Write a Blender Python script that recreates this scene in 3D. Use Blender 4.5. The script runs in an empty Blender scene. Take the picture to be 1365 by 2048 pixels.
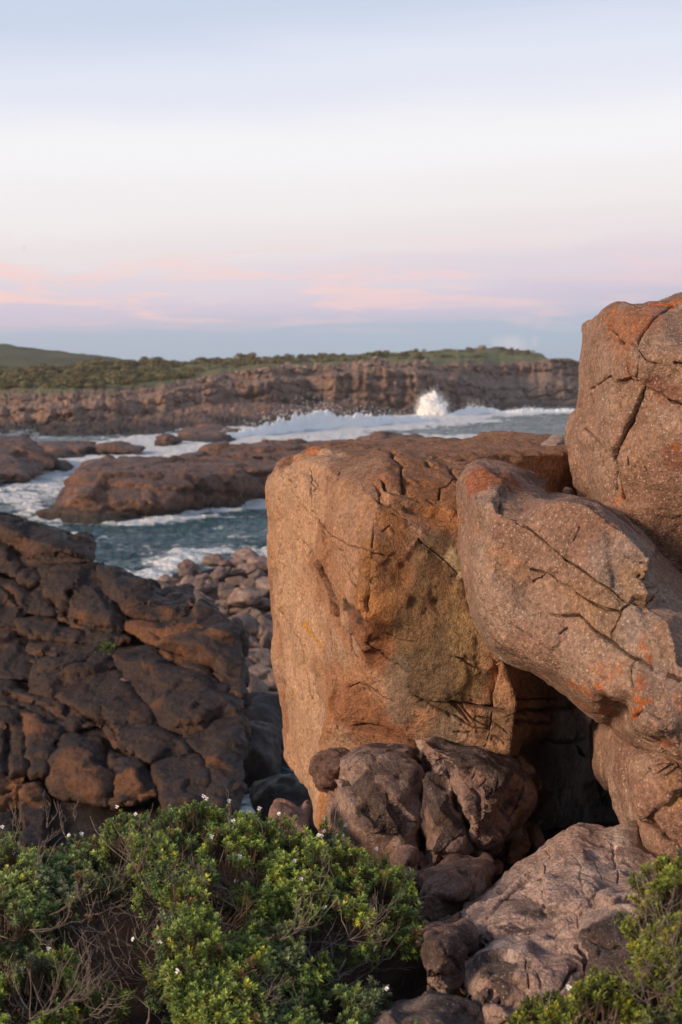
import bpy, bmesh, math, random
import numpy as np
from mathutils import Vector
from mathutils.bvhtree import BVHTree
from mathutils.geometry import delaunay_2d_cdt

random.seed(7)
RNG = np.random.default_rng(11)
scene = bpy.context.scene
COL = scene.collection

# ------------------------------------------------------------------ camera frame
F, CX, CY, HOR = 2844.0, 682.5, 1024.0, 745.0
EYE = np.array([0.0, 0.0, 7.0])
PITCH = math.atan((CY - HOR) / F)
FWD = np.array([0.0, math.cos(PITCH), -math.sin(PITCH)])
UPV = np.array([0.0, math.sin(PITCH), math.cos(PITCH)])
RGT = np.array([1.0, 0.0, 0.0])

def ray(px, py):
    return FWD + RGT * ((px - CX) / F) - UPV * ((py - CY) / F)

def W(px, py, Y):                       # point of the place seen at (px,py), Y metres north of the eye
    r = ray(px, py)
    return EYE + r * (Y / r[1])

def G(px, py, z=0.0):                   # point of a level at height z
    r = ray(px, py)
    return EYE + r * ((z - EYE[2]) / r[2])

# ------------------------------------------------------------------ noise
_tab = RNG.normal(size=(256, 3)); _tab /= np.linalg.norm(_tab, axis=1)[:, None]
_rnd = RNG.random((256, 4))

def _hash(ix, iy, iz, seed):
    h = (ix.astype(np.int64) * 374761393 + iy.astype(np.int64) * 668265263 + iz.astype(np.int64) * 2147483647 + seed * 974711) & 0xFFFFFFFF
    h = ((h ^ (h >> 13)) * 1274126177) & 0xFFFFFFFF
    h = ((h ^ (h >> 16)) * 2246822519) & 0xFFFFFFFF
    return ((h ^ (h >> 15)) & 255).astype(np.int64)

def perlin(p, seed=0):
    i = np.floor(p).astype(np.int64); f = p - i
    u = f * f * f * (f * (f * 6 - 15) + 10)
    out = 0
    for dx in (0, 1):
        wx = u[:, 0] if dx else 1 - u[:, 0]
        for dy in (0, 1):
            wy = u[:, 1] if dy else 1 - u[:, 1]
            for dz in (0, 1):
                wz = u[:, 2] if dz else 1 - u[:, 2]
                g = _tab[_hash(i[:, 0] + dx, i[:, 1] + dy, i[:, 2] + dz, seed)]
                d = f - np.array([dx, dy, dz])
                out = out + wx * wy * wz * np.einsum('ij,ij->i', g, d)
    return out * 1.5

def fbm(p, octv=4, seed=0, gain=0.5, lac=2.03):
    a, s, t = 1.0, 0.0, 0.0
    p = p.copy()
    for k in range(octv):
        s = s + a * perlin(p, seed + k * 17); t += a
        p = p * lac + 3.7; a *= gain
    return s / t

def ridged(p, octv=4, seed=0):
    a, s, t = 1.0, 0.0, 0.0
    p = p.copy()
    for k in range(octv):
        s = s + a * (1 - np.abs(perlin(p, seed + k * 13)) * 2); t += a
        p = p * 2.1 + 1.3; a *= 0.5
    return s / t

def worley(p, seed=0):
    i = np.floor(p).astype(np.int64)
    n = len(p)
    f1 = np.full(n, 9.0); f2 = np.full(n, 9.0); idx = np.zeros(n, np.int64); cen = np.zeros((n, 3))
    for dx in (-1, 0, 1):
        for dy in (-1, 0, 1):
            for dz in (-1, 0, 1):
                c = i + np.array([dx, dy, dz])
                h = _hash(c[:, 0], c[:, 1], c[:, 2], seed)
                q = c + _rnd[h, :3]
                e_ = p - q; d = np.sqrt(np.einsum('ij,ij->i', e_, e_))
                m = d < f1
                f2 = np.where(m, f1, np.minimum(f2, d))
                f1 = np.where(m, d, f1); idx = np.where(m, h, idx); cen[m] = q[m]
    return f1, f2, idx, cen

def facet(p, scale, seed=0, warp=0.25):
    q = p * scale
    q = q + warp * np.stack([perlin(q * 1.3, seed + 5), perlin(q * 1.3 + 9, seed + 6), perlin(q * 1.3 + 21, seed + 7)], 1)
    f1, f2, idx, cen = worley(q, seed)
    return ((q - cen) * _tab[(idx * 7 + 3) & 255]).sum(1) + (_rnd[idx, 3] - 0.5) * 0.6

def sstep(a, b, x):
    t = np.clip((x - a) / (b - a), 0, 1)
    return t * t * (3 - 2 * t)

# ------------------------------------------------------------------ mesh helpers
def mesh_arrays(name, V, faces_list):
    """V (n,3); faces_list: list of int arrays (m,k)"""
    me = bpy.data.meshes.new(name)
    me.vertices.add(len(V)); me.vertices.foreach_set('co', np.asarray(V, np.float32).ravel())
    nl = sum(f.size for f in faces_list); nf = sum(len(f) for f in faces_list)
    me.loops.add(nl); me.polygons.add(nf)
    me.loops.foreach_set('vertex_index', np.concatenate([f.ravel() for f in faces_list]).astype(np.int32))
    st = []; o = 0
    for f in faces_list:
        st.append(o + np.arange(len(f)) * f.shape[1]); o += f.size
    me.polygons.foreach_set('loop_start', np.concatenate(st).astype(np.int32))
    me.update(calc_edges=True)
    me.validate()
    return me

def get_v(me):
    a = np.empty(len(me.vertices) * 3, np.float32); me.vertices.foreach_get('co', a)
    return a.reshape(-1, 3).astype(np.float64)

def set_v(me, V):
    me.vertices.foreach_set('co', np.asarray(V, np.float32).ravel()); me.update()

def get_n(me):
    a = np.empty(len(me.vertices) * 3, np.float32); me.vertex_normals.foreach_get('vector', a)
    return a.reshape(-1, 3).astype(np.float64)

def get_e(me):
    a = np.empty(len(me.edges) * 2, np.int32); me.edges.foreach_get('vertices', a)
    return a.reshape(-1, 2)

def smooth_mesh(V, E, it, lam=0.5):
    n = len(V)
    deg = np.bincount(E.ravel(), minlength=n).astype(float)[:, None]
    for _ in range(it):
        S = np.stack([np.bincount(E[:, 0], V[E[:, 1], k], n) + np.bincount(E[:, 1], V[E[:, 0], k], n) for k in range(3)], 1)
        V = V + lam * (S / np.maximum(deg, 1) - V)
    return V

def set_col(me, C, name='Col'):
    at = me.attributes.new(name, 'FLOAT_COLOR', 'POINT')
    A = np.ones((len(C), 4), np.float32); A[:, :3] = C
    at.data.foreach_set('color', A.ravel())

def shade_smooth(me, on=True):
    me.polygons.foreach_set('use_smooth', np.full(len(me.polygons), on))

def link(name, me, mat=None, parent=None, loc=None):
    o = bpy.data.objects.new(name, me); COL.objects.link(o)
    if mat is not None and me is not None and not me.materials: me.materials.append(mat)
    if loc is not None: o.location = loc
    if parent is not None: o.parent = parent
    return o

def tag(o, label=None, cat=None, group=None, kind=None):
    if label: o['label'] = label
    if cat: o['category'] = cat
    if group: o['group'] = group
    if kind: o['kind'] = kind
    return o

def rebase(me):
    """move the origin to the middle of the base"""
    V = get_v(me)
    b = np.array([(V[:, 0].min() + V[:, 0].max()) / 2, (V[:, 1].min() + V[:, 1].max()) / 2, V[:, 2].min()])
    set_v(me, V - b)
    return b

def remesh(me, voxel):
    o = bpy.data.objects.new('tmp', me); COL.objects.link(o)
    m = o.modifiers.new('r', 'REMESH'); m.mode = 'VOXEL'; m.voxel_size = voxel
    dg = bpy.context.evaluated_depsgraph_get(); dg.update()
    out = bpy.data.meshes.new_from_object(o.evaluated_get(dg))
    bpy.data.objects.remove(o); bpy.data.meshes.remove(me)
    return out

# ------------------------------------------------------------------ materials
def new_mat(name):
    m = bpy.data.materials.new(name); m.use_nodes = True
    nt = m.node_tree; nt.nodes.clear()
    out = nt.nodes.new('ShaderNodeOutputMaterial'); b = nt.nodes.new('ShaderNodeBsdfPrincipled')
    nt.links.new(b.outputs[0], out.inputs[0])
    return m, nt, b

def nd(nt, t, **kw):
    n = nt.nodes.new(t)
    for k, v in kw.items():
        if isinstance(k, str) and hasattr(n, k): setattr(n, k, v)
    return n

def math_n(nt, op, a, b=None, clamp=False):
    n = nt.nodes.new('ShaderNodeMath'); n.operation = op; n.use_clamp = clamp
    for i, v in enumerate((a, b)):
        if v is None: continue
        if isinstance(v, (int, float)): n.inputs[i].default_value = v
        else: nt.links.new(v, n.inputs[i])
    return n.outputs[0]

def mapr(nt, v, a, b, c, d):
    n = nt.nodes.new('ShaderNodeMapRange'); n.clamp = True
    nt.links.new(v, n.inputs[0])
    for i, x in enumerate((a, b, c, d)): n.inputs[i + 1].default_value = x
    return n.outputs[0]

def mixc(nt, f, a, b, mode='MIX'):
    n = nt.nodes.new('ShaderNodeMix'); n.data_type = 'RGBA'; n.blend_type = mode
    for s, v in ((n.inputs[0], f), (n.inputs[6], a), (n.inputs[7], b)):
        if isinstance(v, (int, float)): s.default_value = v
        elif isinstance(v, tuple): s.default_value = (*v, 1)
        else: nt.links.new(v, s)
    return n.outputs[2]

def noise_n(nt, vec, scale, detail=5, rough=0.6, dist=0.0):
    n = nt.nodes.new('ShaderNodeTexNoise'); n.inputs['Scale'].default_value = scale
    n.inputs['Detail'].default_value = detail; n.inputs['Roughness'].default_value = rough
    n.inputs['Distortion'].default_value = dist
    if vec is not None: nt.links.new(vec, n.inputs['Vector'])
    return n

def rock_mat(name, s=1.0, speck=0.25, speck_col=(0.62, 0.47, 0.38), bump=0.6, rough=0.85, dark=0.5):
    """granite: vertex colour for the large stains, grain and crystals from nodes; s scales the grain"""
    m, nt, b = new_mat(name)
    tc = nt.nodes.new('ShaderNodeTexCoord'); v = tc.outputs['Object']
    at = nt.nodes.new('ShaderNodeAttribute'); at.attribute_name = 'Col'
    n1 = noise_n(nt, v, 62 * s, 6, 0.75)
    n2 = noise_n(nt, v, 9 * s, 6, 0.62)
    g = math_n(nt, 'MULTIPLY', mapr(nt, n1.outputs[0], 0.32, 0.68, 0.45, 1.55), mapr(nt, n2.outputs[0], 0.3, 0.7, 0.82, 1.18))
    c = mixc(nt, 1.0, at.outputs['Color'], g, 'MULTIPLY')
    wv = nt.nodes.new('ShaderNodeVectorMath'); wv.operation = 'MULTIPLY_ADD'; nw = noise_n(nt, v, 90 * s, 3, .6); nt.links.new(nw.outputs['Color'], wv.inputs[0]); wv.inputs[1].default_value = (.016 / s,) * 3; nt.links.new(v, wv.inputs[2])
    cr = nt.nodes.new('ShaderNodeTexVoronoi'); cr.inputs['Scale'].default_value = 125 * s; nt.links.new(wv.outputs[0], cr.inputs['Vector'])
    sx = nt.nodes.new('ShaderNodeSeparateColor'); nt.links.new(cr.outputs['Color'], sx.inputs[0])
    n3 = noise_n(nt, v, 5 * s, 3, 0.6)
    near = mapr(nt, cr.outputs['Distance'], 0.28, 0.5, 1, 0)
    pick = mapr(nt, sx.outputs[0], 0.60, 0.95, 0, 1)
    lot = mapr(nt, n3.outputs[0], 0.35, 0.65, 0.4, 1.0)
    f = math_n(nt, 'MULTIPLY', math_n(nt, 'MULTIPLY', near, pick), math_n(nt, 'MULTIPLY', lot, speck))
    c = mixc(nt, f, c, speck_col)
    n4 = noise_n(nt, v, 48 * s, 7, 0.7)
    c = mixc(nt, mapr(nt, n4.outputs[0], 0.55, 0.72, 0, dark), c, (0.045, 0.028, 0.021))
    nt.links.new(c, b.inputs['Base Color'])
    b.inputs['Roughness'].default_value = rough
    b.inputs['Specular IOR Level'].default_value = 0.35
    h = math_n(nt, 'ADD', math_n(nt, 'MULTIPLY', n1.outputs[0], 0.55), math_n(nt, 'MULTIPLY', n2.outputs[0], 1.6))
    h = math_n(nt, 'ADD', h, math_n(nt, 'MULTIPLY', cr.outputs['Distance'], -0.25))
    bp = nt.nodes.new('ShaderNodeBump'); bp.inputs['Strength'].default_value = bump; bp.inputs['Distance'].default_value = 0.026 / s
    nt.links.new(h, bp.inputs['Height']); nt.links.new(bp.outputs[0], b.inputs['Normal'])
    return m

M_MAIN = rock_mat('orange_granite', 0.9, 0.22, (0.60, 0.44, 0.31), 0.8, dark=0.55)
M_SLAB = rock_mat('pink_granite', 0.8, 0.75, (0.72, 0.58, 0.49), 0.75, dark=0.7)
M_LOW = rock_mat('grey_pink_granite', 0.9, 0.45, (0.55, 0.44, 0.39), 0.75, dark=0.6)
M_DARK = rock_mat('black_stained_granite', 0.35, 0.10, (0.25, 0.18, 0.14), 0.6, rough=0.55)
M_HEAP = rock_mat('boulder_granite', 0.25, 0.10, (0.3, 0.24, 0.2), 0.6)
M_SEA_ROCK = rock_mat('wet_granite', 0.06, 0.05, (0.3, 0.24, 0.2), 0.7, rough=0.6)

# ------------------------------------------------------------------ rock builder
def tri_front(outline, inner, creases=()):
    pts = [Vector((p[0], p[1])) for p in outline] + [Vector((p[0], p[1])) for p in inner]
    ys = [p[2] for p in outline] + [p[2] for p in inner]
    n = len(outline)
    edges = [(i, (i + 1) % n) for i in range(n)] + [(n + a, n + b) for a, b in creases]
    vs, es, fs, ov, oe, of = delaunay_2d_cdt(pts, edges, [], 1, 1e-4)
    Y = []
    for k, v in enumerate(vs):
        o = ov[k]
        if o: Y.append(ys[o[0]])
        else: Y.append(float(np.mean(ys)))
    idx_of = {}
    for k, o in enumerate(ov):
        for q in o: idx_of[q] = k
    loop = [idx_of[i] for i in range(n)]
    return [(v.x, v.y) for v in vs], Y, [tuple(f) for f in fs], loop

def base_mesh(outline, inner, T, shrink=0.82, lift=0.0, creases=()):
    xy, Y, fs, loop = tri_front(outline, inner, creases)
    P = np.array([W(x, y, d) for (x, y), d in zip(xy, Y)])
    cen = P.mean(0)
    ym = np.mean([Y[i] for i in loop])
    B = P.copy()
    B[:, 0] = cen[0] + (P[:, 0] - cen[0]) * shrink
    B[:, 2] = cen[2] + (P[:, 2] - cen[2]) * shrink + lift
    B[:, 1] = np.maximum(P[:, 1] + 0.35 * T, ym + T)
    k = B[:, 1] / P[:, 1]                   # the hidden back never rises above or spreads beyond the front's own outline
    B[:, 2] = np.where(P[:, 2] > cen[2], np.minimum(B[:, 2], 7 + (P[:, 2] - 7) * k), B[:, 2])
    xr = P[:, 0] * k
    B[:, 0] = np.where(P[:, 0] < cen[0], np.maximum(B[:, 0], np.minimum(xr, cen[0])), np.minimum(B[:, 0], np.maximum(xr, cen[0])))
    n = len(P)
    bm = bmesh.new()
    vv = [bm.verts.new(p) for p in P] + [bm.verts.new(p) for p in B]
    for f in fs:
        try:
            bm.faces.new([vv[i] for i in f]); bm.faces.new([vv[n + i] for i in reversed(f)])
        except ValueError: pass
    m = len(loop)
    for i in range(m):
        a, b = loop[i], loop[(i + 1) % m]
        try: bm.faces.new([vv[a], vv[b], vv[n + b], vv[n + a]])
        except ValueError: pass
    bmesh.ops.triangulate(bm, faces=bm.faces[:])
    bmesh.ops.recalc_face_normals(bm, faces=bm.faces[:])
    me = bpy.data.meshes.new('m'); bm.to_mesh(me); bm.free()
    return me

def make_bvh(me):
    V = get_v(me)
    return BVHTree.FromPolygons(V.tolist(), [tuple(p.vertices) for p in me.polygons])

def cast(bvh, pts, dens=0.03):
    """pixel polyline -> points on the rock"""
    out = []
    for i in range(len(pts) - 1):
        a, b = pts[i], pts[i + 1]
        L = math.hypot(b[0] - a[0], b[1] - a[1]); n = max(2, int(L / 6))
        for k in range(n + (i == len(pts) - 2)):
            t = k / n
            r = ray(a[0] + (b[0] - a[0]) * t, a[1] + (b[1] - a[1]) * t)
            h = bvh.ray_cast(Vector(EYE), Vector(r).normalized())
            if h[0] is not None: out.append(tuple(h[0]))
    return np.array(out)

def seg_dist(P, L):
    """distance to polyline L, parameter 0..1 along it, and the vector from the nearest point"""
    best = np.full(len(P), 1e9); par = np.zeros(len(P)); vec = np.zeros_like(P); sdir = np.zeros_like(P)
    n = len(L) - 1
    for i in range(n):
        a, b = L[i], L[i + 1]; ab = b - a; q = ab @ ab
        if q < 1e-12 or q > 0.25 * 4: continue
        t = np.clip(((P - a) @ ab) / q, 0, 1)
        d = P - (a + t[:, None] * ab)
        dd = np.einsum('ij,ij->i', d, d); m = dd < best
        best = np.where(m, dd, best); par = np.where(m, (i + t) / n, par); vec[m] = d[m]; sdir[m] = ab / math.sqrt(q)
    return np.sqrt(best), par, vec, sdir

def near_ids(V, L, R):
    """indices of the points of V that may lie within R of the polyline L"""
    ids = np.nonzero(((V > L.min(0) - R) & (V < L.max(0) + R)).all(1))[0]
    if not len(ids): return ids
    key = lambda g: (g[:, 0] + 4000) * 100000000 + (g[:, 1] + 4000) * 10000 + (g[:, 2] + 4000)
    g = np.floor(L / R).astype(np.int64)
    off = np.array([(a, b, c) for a in (-1, 0, 1) for b in (-1, 0, 1) for c in (-1, 0, 1)])
    cells = np.unique(key((g[:, None] + off[None]).reshape(-1, 3)))
    return ids[np.isin(key(np.floor(V[ids] / R).astype(np.int64)), cells)]

def refine(me, mask):
    bm = bmesh.new(); bm.from_mesh(me); bm.verts.ensure_lookup_table()
    es = [e for e in bm.edges if mask[e.verts[0].index] and mask[e.verts[1].index]]
    bmesh.ops.subdivide_edges(bm, edges=es, cuts=1, use_grid_fill=True)
    bmesh.ops.triangulate(bm, faces=[f for f in bm.faces if len(f.verts) > 4])
    bm.to_mesh(me); bm.free(); me.update()

def palette(P, N, c0, c1=None, c2=None, s=1.2, seed=0, dark=None, dark_thr=0.25, dark_up=0.0, dark_s=2.0, amt=1.0):
    C = np.tile(np.array(c0, float), (len(P), 1))
    if c1 is not None:
        f = sstep(-0.12, 0.22, fbm(P * s, 4, seed + 1))[:, None] * amt
        C = C * (1 - f) + np.array(c1) * f
    if c2 is not None:
        f = sstep(0.02, 0.3, fbm(P * s * 1.7 + 5, 4, seed + 2))[:, None] * amt
        C = C * (1 - f) + np.array(c2) * f
    if dark is not None:
        k = fbm(P * dark_s, 5, seed + 3, 0.6) + dark_up * N[:, 2]
        f = sstep(dark_thr - 0.1, dark_thr + 0.15, k)[:, None] * 0.9
        C = C * (1 - f) + np.array(dark) * f
    C *= (1 + 0.25 * fbm(P * s * 6, 4, seed + 4))[:, None]
    return np.clip(C, 0.003, 1)

def make_rock(name, label, cat, outline, inner=(), T=1.0, voxel=0.02, rnd=12, fac=(0.03, 1.6), rough=(0.02, 2.5), peel=0.008,
              lines=(), blobs=(), pal=None, mat=None, shrink=0.82, lift=0.0, seed=None, group=None, creases=(), fine=3, post=None, strat=None, pre=3, nz=1.0):
    seed = seed if seed is not None else (abs(hash(label)) % 1000 if False else sum(map(ord, label)) % 997)
    me = base_mesh(outline, inner, T, shrink, lift, creases)
    me = remesh(me, voxel)
    V = get_v(me); E = get_e(me)
    V = smooth_mesh(V, E, pre); set_v(me, V)
    N = get_n(me)
    if fac:
        V = V + N * [1, 1, nz] * (facet(V, fac[1], seed) * fac[0])[:, None]
        if len(fac) > 2: V = V + N * [1, 1, nz] * (facet(V, fac[1] * 2.7, seed + 31) * fac[2])[:, None]
    V = smooth_mesh(V, E, rnd); set_v(me, V)
    bvh = make_bvh(me) if (lines or blobs) else None
    L3 = []
    for ln in lines:
        L = cast(bvh, ln[1])
        if len(L) > 1: L3.append((ln, L))
    for k in range(fine if L3 else 0):
        V = get_v(me); d = np.full(len(V), 9.0)
        for ln, L in L3:
            if ln[2] < voxel * 3.0:
                q_ = near_ids(V, L, .06)
                if len(q_): d[q_] = np.minimum(d[q_], seg_dist(V[q_], L)[0])
        m = d < (0.045, 0.02, 0.009)[k]
        if m.any(): refine(me, m)
    V = get_v(me); N = get_n(me)
    D = np.zeros(len(V))
    if rough: D += fbm(V * rough[1], 6, seed + 50, 0.52) * rough[0]
    if peel:                                   # exfoliating skins: small terraces
        q = fbm(V * 2.2, 5, seed + 60) * 5.0
        D += (np.floor(q) + sstep(0.42, 0.58, q - np.floor(q))) * peel
        pit = fbm(V * 9, 3, seed + 70); D -= sstep(0.28, 0.5, pit) * peel * 1.5
    if strat: # layered ledges
        q = (V @ np.array(strat[0])) * strat[1] + fbm(V * 1.2, 4, seed + 80) * strat[3]
        D += (sstep(0.0, 0.25, q - np.floor(q)) * (1 - sstep(0.85, 1.0, q - np.floor(q))) - 0.5) * strat[2]
    if L3:
        jit = np.stack([perlin(V * 22, seed + 90), perlin(V * 22 + 7, seed + 91), perlin(V * 22 + 13, seed + 92)], 1) * 0.005
        jit += np.stack([perlin(V * 7, seed + 93), perlin(V * 7 + 7, seed + 94), perlin(V * 7 + 13, seed + 95)], 1) * 0.008
        for ln, L in L3:
            kind, _, w, dep = ln[:4]
            ids = near_ids(V, L, {'c': max(.05, 7 * w), 's': 4.5 * w, 'r': 3 * w}[kind])
            if not len(ids): continue
            d, t, vec, sd = seg_dist(V[ids] + jit[ids], L)
            vt = vec - N[ids] * np.einsum('ij,ij->i', vec, N[ids])[:, None]; d = np.where(d < .16 + 2 * w, np.sqrt(np.einsum('ij,ij->i', vt, vt)), d)
            taper = sstep(0, 0.06, t) * (1 - sstep(0.94, 1, t)) * 0.85 + 0.15
            if kind == 'c':
                wob = 0.65 + 0.7 * np.clip(perlin(V[ids] * 9, seed + 96) + 0.5, 0, 1)
                run = .6 + .4 * sstep(-.25, .25, perlin(V[ids] * 4.5, seed + 97) + .6 * perlin(V[ids] * 13, seed + 98))
                D[ids] -= dep * taper * run * np.exp(-(d / (w * wob)) ** 2)
                D[ids] -= dep * .10 * run * np.exp(-(d / (w * 5)) ** 2)
            elif kind == 's':                  # step: the side to the right of the line stands proud by dep, fading over w
                view = V[ids] - EYE; view /= np.linalg.norm(view, axis=1)[:, None]
                side = (np.cross(view, sd) * vec).sum(1)
                up = side > 0
                D[ids] += np.where(up, dep * np.exp(-d / w) * taper * sstep(0, 0.012, d), -dep * 0.25 * np.exp(-(d / 0.03) ** 2) * taper)
            elif kind == 'r':                  # swelling (or hollow when dep < 0)
                D[ids] += dep * np.exp(-(d / w) ** 2)
    V = V + N * [1, 1, nz] * D[:, None]
    if post is not None: V = post(V, N)
    set_v(me, V); N = get_n(me)
    C = pal(V, N, seed) if pal else palette(V, N, (0.3, 0.2, 0.15), seed=seed)
    for bl in blobs:                           # colour patches: stains, lichen and, on some rocks: (pixels, radius, colour, strength, noise scale)
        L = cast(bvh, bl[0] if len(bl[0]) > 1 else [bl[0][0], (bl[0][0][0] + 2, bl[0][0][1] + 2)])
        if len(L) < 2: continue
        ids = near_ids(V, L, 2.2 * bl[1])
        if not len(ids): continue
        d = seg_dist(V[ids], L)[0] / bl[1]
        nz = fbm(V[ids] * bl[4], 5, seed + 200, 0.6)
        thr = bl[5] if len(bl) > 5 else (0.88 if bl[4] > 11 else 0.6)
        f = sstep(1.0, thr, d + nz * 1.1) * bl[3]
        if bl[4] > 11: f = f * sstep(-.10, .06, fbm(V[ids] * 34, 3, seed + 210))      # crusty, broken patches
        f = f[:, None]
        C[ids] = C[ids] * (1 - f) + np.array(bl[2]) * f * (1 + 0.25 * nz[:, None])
    set_col(me, np.clip(C, 0.003, 1))
    shade_smooth(me)
    loc = rebase(me)
    me.name = name
    o = link(name, me, mat, loc=loc)
    return tag(o, label, cat, group)

# ================================================================== near rocks
def cr(x0, y0, s, pts):
    return [(x0 + x * s, y0 + y * s) for x, y in pts]
A_ = lambda *p: cr(520, 850, .3077, p)
B_ = lambda *p: cr(520, 1250, .3077, p)
C_ = lambda *p: cr(900, 850, .3407, p)
D_ = lambda *p: cr(900, 1250, .3407, p)
E_ = lambda *p: cr(600, 1460, .381, p)
H_ = lambda *p: cr(820, 1600, .3993, p)
K_ = lambda *p: cr(1100, 560, .2149, p)

def pal_main(V, N, seed):
    C = palette(V, N, (0.41, 0.225, 0.125), (0.34, 0.17, 0.09), (0.39, 0.245, 0.16), 1.3, seed)
    f = sstep(0.30, 0.62, N[:, 2] + 0.35 * fbm(V * 3, 4, seed + 9))[:, None] * 0.75      # weathered crust on the top
    return C * (1 - f) + np.array((0.21, 0.105, 0.062)) * f

ORANGE = (0.40, 0.17, 0.05); RUST = (0.25, 0.10, 0.045); OLIVE = (0.155, 0.105, 0.06); LICHEN = (0.45, 0.12, 0.02)

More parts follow.
